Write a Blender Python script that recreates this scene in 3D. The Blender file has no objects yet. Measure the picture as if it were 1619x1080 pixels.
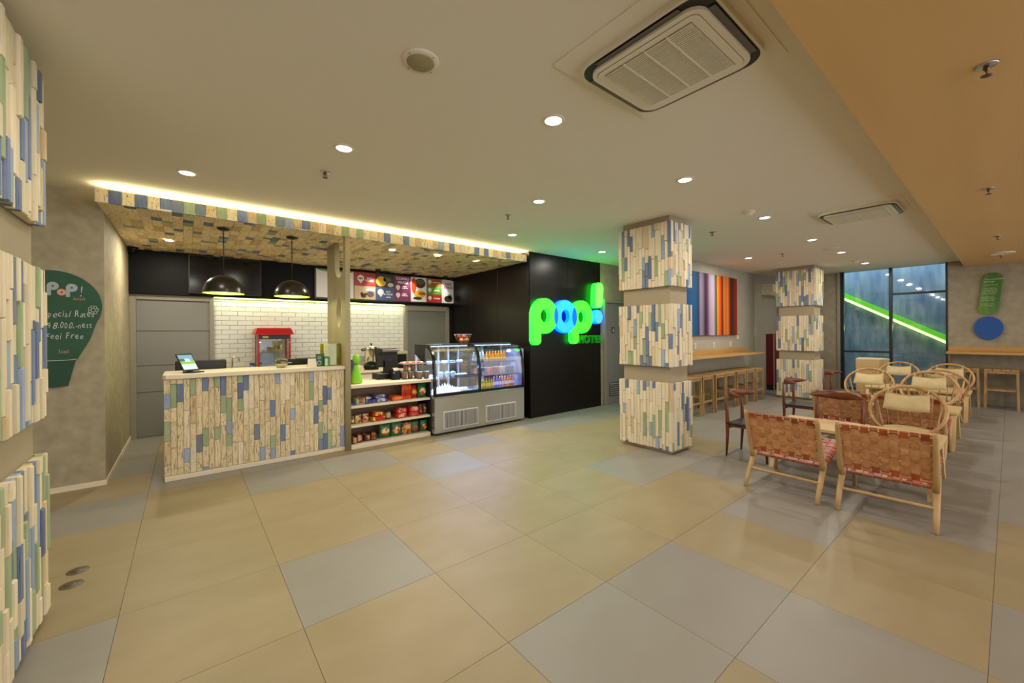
import bpy, math, random
from math import sin, cos, pi, radians
from mathutils import Vector, Matrix
random.seed(7)
SC = bpy.context.scene
COL = SC.collection

# ------------------------------------------------------------------ camera, world, exposure
cam_d = bpy.data.cameras.new('camera'); cam = bpy.data.objects.new('camera', cam_d); COL.objects.link(cam)
cam_d.sensor_width = 36.0; cam_d.sensor_fit = 'HORIZONTAL'; cam_d.lens = 637.2 / 1619 * 36.0
cam_d.shift_y = -11.8 / 1619; cam_d.clip_start = 0.05; cam_d.clip_end = 200
yaw, pit, rol = radians(51.05), radians(-0.05), radians(-0.39)
_f = Vector((cos(yaw) * cos(pit), sin(yaw) * cos(pit), sin(pit)))
_r = _f.cross(Vector((0, 0, 1))).normalized(); _u = _r.cross(_f)
_r2 = _r * cos(rol) + _u * sin(rol); _u2 = -_r * sin(rol) + _u * cos(rol)
cam.matrix_world = Matrix(((_r2.x, _u2.x, -_f.x, 0), (_r2.y, _u2.y, -_f.y, 0), (_r2.z, _u2.z, -_f.z, 1.45), (0, 0, 0, 1)))
SC.camera = cam
W = bpy.data.worlds.new('world'); SC.world = W; W.use_nodes = True
W.node_tree.nodes['Background'].inputs[0].default_value = (0.95, 0.95, 1.0, 1)
W.node_tree.nodes['Background'].inputs[1].default_value = 2.3
SC.view_settings.view_transform = 'Standard'; SC.view_settings.look = 'None'
SC.view_settings.gamma = 1.0; SC.view_settings.use_curve_mapping = False
SC.view_settings.exposure = 0.0
SC.cycles.max_bounces = 8; SC.cycles.diffuse_bounces = 5; SC.cycles.glossy_bounces = 4
SC.cycles.transparent_max_bounces = 12; SC.cycles.sample_clamp_indirect = 6.0
SC.cycles.caustics_reflective = False; SC.cycles.caustics_refractive = False
LAMP = (1.0, 0.94, 0.82)
DOWN_W = 14.0       # watts of one ceiling downlight
def area_light(name, loc, size, power, color, rot=(0, 0, 0), shape='DISK', size_y=None, spread=None):
    l = bpy.data.lights.new(name, 'AREA'); l.shape = shape; l.size = size
    if size_y: l.size_y = size_y
    l.energy = power; l.color = color
    if spread: l.spread = spread
    o = bpy.data.objects.new(name, l); COL.objects.link(o); o.location = loc; o.rotation_euler = rot
    return o

# ------------------------------------------------------------------ helpers
def S(r, g, b):
    return tuple(((c / 255) / 12.92 if c / 255 <= 0.04045 else ((c / 255 + 0.055) / 1.055) ** 2.4) for c in (r, g, b)) + (1.0,)

def mat(name, col, rough=0.5, metal=0.0, col2=None, nscale=(8, 8, 8), nmix=0.5, sharp=0.25, detail=4.0, coords='Object', rand=0.0,
        bump=0.0, emis=None, es=0.0, spec=0.5, crack=None, cscale=(30, 30, 2), cthr=0.62, coat=0.0):
    m = bpy.data.materials.new(name); m.use_nodes = True
    nt = m.node_tree; N = nt.nodes; L = nt.links
    b = N['Principled BSDF']
    b.inputs['Roughness'].default_value = rough; b.inputs['Metallic'].default_value = metal
    b.inputs['Specular IOR Level'].default_value = spec; b.inputs['Coat Weight'].default_value = coat
    b.inputs['Base Color'].default_value = col
    m.diffuse_color = col
    if emis is not None:
        b.inputs['Emission Color'].default_value = emis; b.inputs['Emission Strength'].default_value = es
    if col2 is None and not rand and not crack and not bump: return m
    tc = N.new('ShaderNodeTexCoord'); oi = N.new('ShaderNodeObjectInfo')
    if coords == 'World':
        g = N.new('ShaderNodeNewGeometry'); src = g.outputs['Position']
    else: src = tc.outputs['Object']
    off = N.new('ShaderNodeVectorMath'); off.operation = 'ADD'
    mul = N.new('ShaderNodeVectorMath'); mul.operation = 'SCALE'; mul.inputs[0].default_value = (37.1, 17.3, 29.7)
    L.new(oi.outputs['Random'], mul.inputs['Scale']); L.new(src, off.inputs[0]); L.new(mul.outputs[0], off.inputs[1])
    mp = N.new('ShaderNodeMapping'); mp.inputs['Scale'].default_value = nscale; L.new(off.outputs[0], mp.inputs['Vector'])
    nz = N.new('ShaderNodeTexNoise'); nz.inputs['Scale'].default_value = 1.0; nz.inputs['Detail'].default_value = detail
    L.new(mp.outputs[0], nz.inputs['Vector'])
    cur = None
    if col2 is not None:
        rp = N.new('ShaderNodeValToRGB'); e = rp.color_ramp.elements
        e[0].position = 0.5 - sharp; e[1].position = 0.5 + sharp; e[0].color = col
        e[1].color = tuple(col[i] * (1 - nmix) + col2[i] * nmix for i in range(3)) + (1,)
        L.new(nz.outputs['Fac'], rp.inputs[0]); cur = rp.outputs[0]
    if crack:
        mp2 = N.new('ShaderNodeMapping'); mp2.inputs['Scale'].default_value = cscale; L.new(off.outputs[0], mp2.inputs['Vector'])
        n2 = N.new('ShaderNodeTexNoise'); n2.inputs['Scale'].default_value = 1.0; n2.inputs['Detail'].default_value = 3; n2.inputs['Distortion'].default_value = 0.6
        L.new(mp2.outputs[0], n2.inputs['Vector'])
        r2 = N.new('ShaderNodeValToRGB'); r2.color_ramp.elements[0].position = cthr; r2.color_ramp.elements[1].position = cthr + 0.06
        L.new(n2.outputs['Fac'], r2.inputs[0])
        mx = N.new('ShaderNodeMix'); mx.data_type = 'RGBA'; mx.inputs[7].default_value = crack
        if cur is None: mx.inputs[6].default_value = col
        else: L.new(cur, mx.inputs[6])
        L.new(r2.outputs[0], mx.inputs[0]); cur = mx.outputs[2]
    if rand:
        hs = N.new('ShaderNodeHueSaturation')
        ma = N.new('ShaderNodeMath'); ma.operation = 'MULTIPLY_ADD'; ma.inputs[1].default_value = 2 * rand; ma.inputs[2].default_value = 1 - rand
        L.new(oi.outputs['Random'], ma.inputs[0]); L.new(ma.outputs[0], hs.inputs['Value'])
        if cur is None: hs.inputs['Color'].default_value = col
        else: L.new(cur, hs.inputs['Color'])
        cur = hs.outputs[0]
    if cur is not None: L.new(cur, b.inputs['Base Color'])
    if bump:
        bp = N.new('ShaderNodeBump'); bp.inputs['Strength'].default_value = bump; bp.inputs['Distance'].default_value = 0.01
        L.new(nz.outputs['Fac'], bp.inputs['Height']); L.new(bp.outputs[0], b.inputs['Normal'])
    return m

def glass_mat(name, tint=(1, 1, 1, 1), gloss=0.10, rough=0.02):
    m = bpy.data.materials.new(name); m.use_nodes = True; nt = m.node_tree; N = nt.nodes; L = nt.links
    N.remove(N['Principled BSDF']); out = N['Material Output']
    t = N.new('ShaderNodeBsdfTransparent'); t.inputs[0].default_value = tint
    g = N.new('ShaderNodeBsdfGlossy'); g.inputs['Roughness'].default_value = rough
    lw = N.new('ShaderNodeLayerWeight'); lw.inputs[0].default_value = 0.25
    ma = N.new('ShaderNodeMath'); ma.operation = 'MULTIPLY_ADD'; ma.inputs[1].default_value = 0.5; ma.inputs[2].default_value = gloss * 0.5
    L.new(lw.outputs['Fresnel'], ma.inputs[0])
    mx = N.new('ShaderNodeMixShader'); L.new(ma.outputs[0], mx.inputs[0]); L.new(t.outputs[0], mx.inputs[1]); L.new(g.outputs[0], mx.inputs[2])
    L.new(mx.outputs[0], out.inputs[0]); return m

class MB:
    """collects geometry for one mesh; faces carry a material slot"""
    def __init__(s): s.v = []; s.f = []; s.m = []; s.slot = 0; s.sm = []
    def add(s, vs, fs, smooth=False):
        n = len(s.v); s.v += [tuple(v) for v in vs]
        for f in fs: s.f.append(tuple(i + n for i in f)); s.m.append(s.slot); s.sm.append(smooth)
        return s
    def box(s, x0, x1, y0, y1, z0, z1):
        vs = [(x, y, z) for z in (z0, z1) for y in (y0, y1) for x in (x0, x1)]
        return s.add(vs, [(0, 2, 3, 1), (4, 5, 7, 6), (0, 1, 5, 4), (2, 6, 7, 3), (0, 4, 6, 2), (1, 3, 7, 5)])
    def rbox(s, x0, x1, y0, y1, z0, z1, c=0.005, M=None):
        c = min(c, abs(x1 - x0) * .45, abs(y1 - y0) * .45, abs(z1 - z0) * .45)
        P = {}; vs = []
        for i, x in enumerate((x0, x1)):
            for j, y in enumerate((y0, y1)):
                for k, z in enumerate((z0, z1)):
                    dx = c if i == 0 else -c; dy = c if j == 0 else -c; dz = c if k == 0 else -c
                    P[i, j, k] = len(vs); vs += [(x, y + dy, z + dz), (x + dx, y, z + dz), (x + dx, y + dy, z)]
        q = lambda i, j, k, a: P[i, j, k] + a
        F = []
        for i in (0, 1): F.append((q(i, 0, 0, 0), q(i, 1, 0, 0), q(i, 1, 1, 0), q(i, 0, 1, 0)))
        for j in (0, 1): F.append((q(0, j, 0, 1), q(1, j, 0, 1), q(1, j, 1, 1), q(0, j, 1, 1)))
        for k in (0, 1): F.append((q(0, 0, k, 2), q(1, 0, k, 2), q(1, 1, k, 2), q(0, 1, k, 2)))
        for i in (0, 1):
            for j in (0, 1): F.append((q(i, j, 0, 0), q(i, j, 1, 0), q(i, j, 1, 1), q(i, j, 0, 1)))
            for k in (0, 1): F.append((q(i, 0, k, 0), q(i, 1, k, 0), q(i, 1, k, 2), q(i, 0, k, 2)))
        for j in (0, 1):
            for k in (0, 1): F.append((q(0, j, k, 1), q(1, j, k, 1), q(1, j, k, 2), q(0, j, k, 2)))
        for i in (0, 1):
            for j in (0, 1):
                for k in (0, 1): F.append((q(i, j, k, 0), q(i, j, k, 1), q(i, j, k, 2)))
        if M is not None: vs = [M @ Vector(v) for v in vs]
        cen = sum((Vector(v) for v in vs), Vector()) / len(vs)
        G = []
        for f in F:
            a, b, d = (Vector(vs[t]) for t in f[:3]); n = (b - a).cross(d - a)
            G.append(f if n.dot(a - cen) > 0 else tuple(reversed(f)))
        return s.add(vs, G)
    def tube(s, pts, r, n=8, closed=False, caps=True, flat=1.0, up=None):
        pts = [Vector(p) for p in pts]; k = len(pts)
        rs = r if isinstance(r, (list, tuple)) else [r] * k
        vs = []; nrm = None
        for i, p in enumerate(pts):
            if closed: t = pts[(i + 1) % k] - pts[i - 1]
            else: t = pts[min(i + 1, k - 1)] - pts[max(i - 1, 0)]
            t.normalize()
            if nrm is None:
                a = Vector(up) if up else (Vector((0, 0, 1)) if abs(t.z) < 0.9 else Vector((1, 0, 0)))
                nrm = (a - t * a.dot(t)).normalized()
            else: nrm = (nrm - t * nrm.dot(t)).normalized()
            bi = t.cross(nrm)
            for j in range(n):
                a = 2 * pi * j / n; vs.append(p + nrm * (cos(a) * rs[i]) + bi * (sin(a) * rs[i] * flat))
        fs = []
        for i in range(k if closed else k - 1):
            a = i * n; b = ((i + 1) % k) * n
            for j in range(n): fs.append((a + j, a + (j + 1) % n, b + (j + 1) % n, b + j))
        if caps and not closed:
            fs.append(tuple(reversed(range(n)))); fs.append(tuple((k - 1) * n + j for j in range(n)))
        return s.add(vs, fs, True)
    def lathe(s, prof, n=20, c=(0, 0, 0), cap0=True, cap1=True, sx=1.0, sy=1.0):
        vs = []; k = len(prof)
        for r, z in prof:
            for j in range(n): a = 2 * pi * j / n; vs.append((c[0] + r * cos(a) * sx, c[1] + r * sin(a) * sy, c[2] + z))
        fs = [(i * n + j, i * n + (j + 1) % n, (i + 1) * n + (j + 1) % n, (i + 1) * n + j) for i in range(k - 1) for j in range(n)]
        if cap0: fs.append(tuple(reversed(range(n))))
        if cap1: fs.append(tuple((k - 1) * n + j for j in range(n)))
        return s.add(vs, fs, True)
    def prism(s, outline, a0, a1, axis='y'):
        """extrude a 2D outline; axis y: outline is (x,z); x: (y,z); z: (x,y)"""
        def P(u, w, a): return {'y': (u, a, w), 'x': (a, u, w), 'z': (u, w, a)}[axis]
        k = len(outline); vs = [P(u, w, a0) for u, w in outline] + [P(u, w, a1) for u, w in outline]
        fs = [tuple(range(k)), tuple(reversed(range(k, 2 * k)))] + [(i, i + k, (i + 1) % k + k, (i + 1) % k) for i in range(k)]
        return s.add(vs, fs)
    def mesh(s, name, mats):
        me = bpy.data.meshes.new(name); me.from_pydata(s.v, [], s.f)
        for m in (mats if isinstance(mats, (list, tuple)) else [mats]): me.materials.append(m)
        me.polygons.foreach_set('material_index', s.m); me.polygons.foreach_set('use_smooth', s.sm)
        me.update(); return me

def fix(me):
    import bmesh
    bm = bmesh.new(); bm.from_mesh(me); bmesh.ops.recalc_face_normals(bm, faces=bm.faces); bm.to_mesh(me); bm.free(); return me

class Thing:
    def __init__(s, name, label, cat, loc=(0, 0, 0), rz=0.0, group=None, kind=None):
        o = bpy.data.objects.new(name, None); COL.objects.link(o); o.empty_display_size = 0.1
        o.location = loc; o.rotation_euler = (0, 0, rz); s.o = o; s.loc = Vector(loc)
        if label: o['label'] = label
        if cat: o['category'] = cat
        if group: o['group'] = group
        if kind: o['kind'] = kind
    def part(s, name, mb, mats, local=False, parent=None, label=None, kind=None):
        me = fix(mb.mesh(name, mats)) if isinstance(mb, MB) else mb
        o = bpy.data.objects.new(name, me); COL.objects.link(o); o.parent = parent or s.o
        if not local and parent is None: o.location = -s.loc
        if label: o['label'] = label
        if kind: o['kind'] = kind
        return o

def single(name, mb, mats, label=None, cat=None, group=None, kind=None, org=None):
    """one-mesh top-level object; org: its base point (the mesh is given in world coordinates)"""
    if isinstance(mb, MB):
        if org is not None: mb.v = [(a - org[0], b - org[1], c - org[2]) for a, b, c in mb.v]
        me = fix(mb.mesh(name, mats))
    else: me = mb
    o = bpy.data.objects.new(name, me); COL.objects.link(o)
    if org is not None: o.location = org
    if label: o['label'] = label
    if cat: o['category'] = cat
    if group: o['group'] = group
    if kind: o['kind'] = kind
    return o

def kids(o): return [c for c in COL.objects if c.parent == o]
def copy_tree(o, parent=None):
    c = o.copy(); COL.objects.link(c); c.parent = parent
    for ch in list(o.children): copy_tree(ch, c)
    return c
def clone(t, loc, rz=0.0, label=None, scale=None):
    c = copy_tree(t.o if isinstance(t, Thing) else t); c.location = loc; c.rotation_euler = (0, 0, rz)
    if label: c['label'] = label
    if scale: c.scale = scale
    return c

def curve_mesh(name, contours, depth, bevel=0.0, m=None):
    """filled 2D shape with holes, lying in XZ, extruded along Y about 0"""
    cu = bpy.data.curves.new(name, 'CURVE'); cu.dimensions = '2D'; cu.fill_mode = 'BOTH'; cu.extrude = depth / 2; cu.bevel_depth = bevel; cu.bevel_resolution = 2
    for pts in contours:
        sp = cu.splines.new('POLY'); sp.points.add(len(pts) - 1); sp.use_cyclic_u = True
        for i, (x, z) in enumerate(pts): sp.points[i].co = (x, z, 0, 1)
    return _to_mesh(name, cu, m)
def text_mesh(name, body, size, depth=0.002, m=None, align='LEFT', xs=1.0, bevel=0.0, shear=0.0, bold=0.0):
    cu = bpy.data.curves.new(name, 'FONT'); cu.body = body; cu.size = size; cu.extrude = depth / 2; cu.align_x = align; cu.shear = shear
    cu.offset = bold; cu.resolution_u = 3; cu.space_line = 0.85
    me = _to_mesh(name, cu, m)
    if xs != 1.0:
        for v in me.vertices: v.co.x *= xs
    return me
def _to_mesh(name, cu, m):
    o = bpy.data.objects.new(name, cu); COL.objects.link(o)
    dg = bpy.context.evaluated_depsgraph_get(); dg.update()
    me = bpy.data.meshes.new_from_object(o.evaluated_get(dg)); me.name = name
    bpy.data.objects.remove(o)
    for v in me.vertices: v.co = (v.co.x, -v.co.z, v.co.y)       # stand it up: facing -Y
    me.materials.clear()
    if m: me.materials.append(m)
    me.update(); return me
def circ(cx, cz, r, n=32, rz=None, a0=0, a1=2 * pi, end=False):
    rz = rz or r; k = n + (1 if end else 0)
    return [(cx + r * cos(a0 + (a1 - a0) * i / n), cz + rz * sin(a0 + (a1 - a0) * i / n)) for i in range(k)]

# ------------------------------------------------------------------ materials
CREAM = S(226, 208, 168)
M = {}
def strip_mats(tag, cream, browns, crack, cthr, k=1.0):
    def c(r, g, b): return S(int(r * k), int(g * k), int(b * k))
    B = dict(nscale=(5, 5, 1.6), cscale=(14, 14, 3.2), coords='Object', rough=0.72, spec=0.25)
    return {
        'cream': mat(tag + '_cream', cream, col2=browns, nmix=0.55, sharp=0.2, rand=0.07, crack=crack, cthr=cthr, **B),
        'cream2': mat(tag + '_pale', c(232, 220, 190), col2=c(205, 185, 150), nmix=0.7, rand=0.06, crack=crack, cthr=cthr + .03, **B),
        'ochre': mat(tag + '_ochre', c(214, 196, 156), col2=c(196, 164, 116), nmix=0.8, rand=0.08, crack=crack, cthr=cthr, **B),
        'blue': mat(tag + '_blue', c(124, 136, 158), col2=c(88, 104, 138), nmix=0.9, rand=0.18, crack=c(40, 50, 70), cthr=.68, **B),
        'pale_blue': mat(tag + '_pale_blue', c(160, 172, 188), col2=c(130, 148, 174), nmix=0.8, rand=0.1, crack=c(200, 195, 175), cthr=.66, **B),
        'grey_blue': mat(tag + '_grey_blue', c(130, 140, 150), col2=c(100, 108, 122), nmix=0.8, rand=0.1, crack=c(70, 70, 70), cthr=.68, **B),
        'green': mat(tag + '_green', c(166, 178, 140), col2=c(130, 150, 112), nmix=0.8, rand=0.08, crack=c(200, 190, 150), cthr=.68, **B),
    }
PIL = strip_mats('pillar_strip', S(220, 208, 178), S(204, 186, 150), S(160, 128, 92), .70)
CNT = strip_mats('counter_strip', S(224, 208, 170), S(208, 186, 142), S(100, 70, 40), .565)
SOF = strip_mats('soffit_strip', S(240, 224, 182), S(216, 192, 142), S(110, 84, 52), .60, 1.0)
M['core'] = mat('pillar_core_paint', S(160, 146, 118), rough=.8, col2=S(146, 132, 104), nscale=(3, 3, 3), coords='World')
M['wall'] = mat('grey_plaster', S(147, 137, 110), rough=.75, col2=S(168, 157, 128), nscale=(11, 11, 11), nmix=1, sharp=.2, detail=8, coords='World')
M['wall2'] = mat('dark_grey_plaster', S(156, 151, 134), rough=.75, col2=S(164, 158, 140), nscale=(5, 5, 5), nmix=1, sharp=.2, detail=6, coords='World')
M['wall3'] = mat('taupe_plaster', S(140, 130, 108), rough=.75, col2=S(158, 147, 124), nscale=(9, 9, 9), nmix=1, sharp=.2, detail=8, coords='World')
M['ceil'] = mat('ceiling_paint', S(228, 222, 206), rough=.85, spec=.2)
M['wood_ceil'] = mat('pale_oak_soffit', S(212, 174, 116), rough=.55, col2=S(196, 158, 100), nscale=(.5, 5, 5), nmix=.8, coords='World', sharp=.3, detail=5)
M['beige'] = mat('beige_stone', S(150, 135, 105), rough=.45, col2=S(139, 123, 90), nscale=(2.6, 4.6, 2), nmix=1, sharp=.25, detail=7, rand=.03, coords='World', spec=.4)
M['greyt'] = mat('grey_stone', S(137, 132, 123), rough=.45, col2=S(131, 125, 115), nscale=(2.2, 4.5, 2), nmix=1, sharp=.25, detail=7, rand=.04, coords='World', spec=.5)
M['grout'] = mat('tile_joint', S(138, 122, 92), rough=.8)
M['white'] = mat('white_laminate', S(226, 212, 184), rough=.45, col2=S(214, 198, 168), nscale=(2, 20, 20), nmix=.6, coords='World')
M['ac'] = mat('warm_white_plastic', S(222, 214, 192), rough=.45)
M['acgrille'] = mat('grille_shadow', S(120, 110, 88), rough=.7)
M['acblack'] = mat('black_louvre', S(26, 24, 22), rough=.4)
M['black'] = mat('black_laminate', S(14, 12, 11), rough=.38, spec=.3)
M['bulk'] = mat('black_bulkhead', S(9, 8, 8), rough=.5, spec=.15)
M['dkwood'] = mat('dark_brown_panel', S(22, 17, 14), rough=.32, spec=.22, col2=S(17, 13, 11), nscale=(3, 3, .6), nmix=1, coords='World')
M['door'] = mat('grey_door_paint', S(122, 121, 116), rough=.5)
M['door2'] = mat('grey_green_door_paint', S(112, 112, 102), rough=.5)
M['frame'] = mat('door_frame_paint', S(136, 130, 114), rough=.45)
M['brick'] = mat('white_glazed_brick', S(208, 206, 198), rough=.22, rand=.03)
M['bgrout'] = mat('brick_joint', S(192, 188, 174), rough=.8)
M['steel'] = mat('brushed_steel', S(190, 190, 184), rough=.26, metal=.85, col2=S(160, 160, 154), nscale=(1.5, 1.5, 160), nmix=.35, coords='World')
M['chrome'] = mat('chrome', S(210, 210, 205), rough=.12, metal=1)
M['dkvoid'] = mat('dark_void', S(20, 18, 16), rough=.8)
M['frameblk'] = mat('black_window_frame', S(20, 24, 28), rough=.4)
M['glass'] = glass_mat('clear_glass')
M['glassw'] = glass_mat('window_glass', (.86, .93, 1, 1), gloss=.16, rough=.03)
M['fin'] = mat('fin_grey_wood', S(168, 156, 120), rough=.6, col2=S(150, 138, 104), nscale=(4, 4, 1), nmix=1, coords='World')
M['rattan'] = mat('rattan_pole', S(196, 158, 104), rough=.5, col2=S(160, 112, 64), nscale=(7, 7, 7), nmix=.8, sharp=.15)
M['ash'] = mat('pale_teak', S(190, 156, 104), rough=.5, col2=S(160, 124, 78), nscale=(14, 14, 4), nmix=.8)
M['tabletop'] = mat('table_oak', S(208, 176, 122), rough=.42, col2=S(190, 156, 102), nscale=(14, 2, 6), nmix=1, sharp=.3)
M['teak'] = mat('dark_teak', S(128, 66, 34), rough=.3, col2=S(88, 42, 20), nscale=(8, 8, 8), nmix=1)
M['seatblk'] = mat('black_seat_leather', S(34, 36, 40), rough=.4)
M['ltan'] = mat('tan_leather_back', S(198, 144, 96), rough=.6, col2=S(178, 122, 76), nscale=(9, 9, 9), nmix=1, sharp=.1, rand=.12)
M['lred'] = mat('chestnut_leather', S(168, 84, 44), rough=.42, col2=S(140, 64, 32), nscale=(9, 9, 9), nmix=1, sharp=.1, rand=.12)
M['cushion'] = mat('cream_cushion', S(202, 182, 136), rough=.75, col2=S(188, 166, 120), nscale=(10, 10, 10), nmix=1)
M['stool'] = mat('weathered_stool_wood', S(176, 140, 90), rough=.6, col2=S(138, 104, 62), nscale=(16, 16, 5), nmix=1, sharp=.2)
M['barwood'] = mat('golden_oak', S(190, 148, 86), rough=.45, col2=S(172, 130, 70), nscale=(2, 2, 20), nmix=1, coords='World')
def plain(name, r, g, b, rough=.5, **k):
    if name not in M: M[name] = mat(name, S(r, g, b), rough=rough, **k)
    return M[name]
def glow(name, r, g, b, e):
    if name not in M: M[name] = mat(name, S(r, g, b), rough=.4, emis=S(r, g, b), es=e)
    return M[name]
# ================================================================== SETTING
HC = 2.85
def struct(name, mb, m, **k): return single(name, mb, m, kind='structure', **k)
fl = Thing('floor', None, None, kind='structure')
fl.part('screed', MB().box(-6, 12.6, -4, 7.9, -0.2, -0.012), M['grout'])
fl.part('stone_field', MB().box(-6, -1.72, -4, 5.57, -0.012, 0).box(-1.72, 12.1, -4, -2.07, -0.012, 0), M['beige'])
X0, PX, Y0, PY = .444, .7245, .065, .7115
GREY = {(0, 3), (1, 1), (2, 1), (2, 0), (5, 0), (4, 1), (5, 1), (4, 3), (5, 3), (6, 2), (7, 3), (2, 5), (0, 6), (1, 6), (3, 6), (-2, 6), (-1, 7), (-2, 8), (-1, 8), (-2, 3), (3, -1), (5, 6), (6, 6), (7, 4), (5, 2), (-2, 9), (0, 7), (4, 7), (3, -2), (1, -2), (-1, 0)}
BEI_FAR = {(6, 3), (4, -1), (6, 4), (6, 5), (7, 5)}
for i in range(-3, 17):
    for j in range(-3, 11):
        x0, x1 = X0 + PX * i, X0 + PX * (i + 1); y0, y1 = Y0 + PY * j, Y0 + PY * (j + 1)
        xc = (x0 + x1) / 2
        top = 5.57 if xc < -.62 else 7.85 if xc < 4.55 else 5.15 if xc < 7.4 else 3.87
        if x0 < -1.72: x0 = -1.72
        if xc < -.62 and x1 > -.62 and y0 > 5.4: continue
        x1 = min(x1, 12.1); y1 = min(y1, top)
        if y1 - y0 < .05 or x1 - x0 < .05: continue
        if y0 > 5.57 and x0 < -.62: x0 = -.62
        g = (i, j) in GREY or (i >= 6 and (i, j) not in BEI_FAR)
        q = .0008
        me = MB().rbox(x0 + q, x1 - q, y0 + q, y1 - q, -.012, 0, .0005)
        o = fl.part('floor_tile', me, M['greyt' if g else 'beige'])
fl.part('floor_tile', MB().rbox(-.618, -.282, 5.05, 5.76, -.012, .0001, .0012), M['beige'])
fl.part('floor_tile', MB().rbox(-1.0, -.621, 5.05, 5.57, -.012, .0001, .0012), M['beige'])
fl.part('floor_tile', MB().rbox(-.618, -.282, 5.763, 6.47, -.012, .0001, .0012), M['greyt'])
fl.part('floor_tile', MB().rbox(-.618, -.282, 6.473, 7.85, -.012, .0001, .0012), M['greyt'])

struct('ceiling', MB().box(-6, 12.3, .575, 7.95, HC, HC + .25), M['ceil'])
struct('ceiling_right', MB().box(-6, 12.3, -4, .575, 2.72, HC + .25), M['wood_ceil'])
struct('wall_left', MB().box(-6, -.62, 5.57, 7.95, 0, HC), M['wall'])
struct('wall_back', MB().box(-.62, 4.55, 7.85, 8.0, 0, HC), M['wall2'])
w = Thing('wall_dark', None, None, loc=(4.55, 5.15, 0), kind='structure')
w.part('core', MB().box(4.56, 6.44, 5.16, 7.95, 0, HC), M['black'])
for k, (a, b) in enumerate(((4.55, 5.5), (5.504, 6.44))): w.part('panel', MB().rbox(a, b, 5.15, 5.16, 0, HC, .002), M['dkwood'])
for a, b in ((5.15, 6.05), (6.054, 6.95), (6.954, 7.85)): w.part('panel', MB().rbox(4.55, 4.56, a, b, 0, HC, .002), M['dkwood'])
struct('wall_middle', MB().box(6.44, 7.9, 5.15, 5.4, 0, HC).box(7.3, 7.5, 3.87, 5.15, 0, HC), M['wall3'])
struct('wall_painting', MB().box(7.5, 12.1, 3.87, 4.1, 0, HC), M['wall2'])
struct('wall_far', MB().box(12.1, 12.3, 2.6, 4.1, 0, HC).box(12.1, 12.3, -4, .806, 0, HC).box(12.1, 12.3, .806, 2.6, 0, .12), M['wall3'])
struct('wall_behind', MB().box(-6.2, -6, -4, 7.95, 0, HC), M['wall'])
struct('baseboard_left', MB().box(-6, -.616, 5.562, 5.57, 0, .05).box(-.62, -.612, 5.566, 7.85, 0, .05), M['white'])
struct('baseboard_far', MB().box(12.085, 12.1, -4, .80, 0, .10), M['frame'])

# cove: lamp strip lying on the canopy edge in front of the snack bar
struct('trim_1', MB().box(-.62, 4.55, 5.40, 5.56, 2.72, 2.77), M['ac'])

# ---- far window
wn = Thing('window_1', None, None, loc=(12.1, 1.7, 0), kind='structure')
def bars(name, *bx):
    for b in bx: wn.part(name, MB().rbox(*b, .004), M['frameblk'])
bars('mullion', (12.08, 12.17, 2.475, 2.54, .1, HC), (12.08, 12.17, 1.635, 1.69, .1, HC), (12.08, 12.17, .806, .835, .1, HC))
bars('transom', (12.09, 12.16, 1.69, 2.475, .965, 1.005), (12.09, 12.16, .835, 1.635, 2.24, 2.285), (12.09, 12.16, .806, 2.54, .10, .14))
for n_, b in enumerate(((1.69, 2.475, 1.005, HC), (1.69, 2.475, .14, .965), (.835, 1.635, .14, 2.24), (.835, 1.635, 2.285, HC))):
    wn.part('pane', MB().box(12.12, 12.128, b[0], b[1], b[2], b[3]), M['glassw'])
wn.part('reveal', MB().box(12.06, 12.2, 2.54, 2.6, 0, HC), M['frame'])
# outside: the rough blue-grey garden wall with a lime light bar fixed across it
extw = mat('blue_grey_render', S(62, 96, 124), rough=.9, col2=S(150, 168, 160), nscale=(7, 7, 1.6), nmix=1, sharp=.28, detail=14, coords='World')
struct('wall_garden', MB().box(13.25, 13.45, -1.5, 6, -.1, 4.2), extw)
struct('floor_garden', MB().box(12.3, 13.45, -1.5, 6, -.2, -.02), plain('garden_ground', 60, 66, 62, .9))
lb = Thing('light_bar', 'slanting lime green light bar fixed to the blue wall outside the window', 'light', loc=(13.2, 1.8, 1.2))
A_, B_ = Vector((13.17, 2.78, 2.40)), Vector((13.17, .55, 1.03))
d_ = (B_ - A_).normalized(); up_ = Vector((0, -d_.z, d_.y)) * (1 if d_.y > 0 else -1)
if up_.z < 0: up_ = -up_
def bar(z0, z1, x0, x1):
    vs = [p + up_ * z + Vector((x, 0, 0)) for p in (A_, B_) for z in (z0, z1) for x in (x0, x1)]
    return MB().add(vs, [(0, 1, 3, 2), (4, 6, 7, 5), (0, 4, 5, 1), (2, 3, 7, 6), (0, 2, 6, 4), (1, 5, 7, 3)])
lb.part('channel', bar(-.02, .085, -.02, .06), glow('lime_channel', 92, 190, 24, .75))
lb.part('diffuser', bar(-.075, -.022, -.02, .05), glow('lime_tube', 232, 255, 150, 2.2))
area_light('garden_bar_glow', (13.1, 1.7, 1.55), .1, 5, (.75, 1, .2), rot=(0, radians(60), 0), shape='RECTANGLE', size_y=2.2)
area_light('added_garden_wash', (12.7, 1.7, 3.9), .5, 70, (.55, .75, 1.0), rot=(0, radians(-25), 0), shape='RECTANGLE', size_y=4.0)  # added bluish lamp without a fitting, brightens the wall outside

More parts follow.
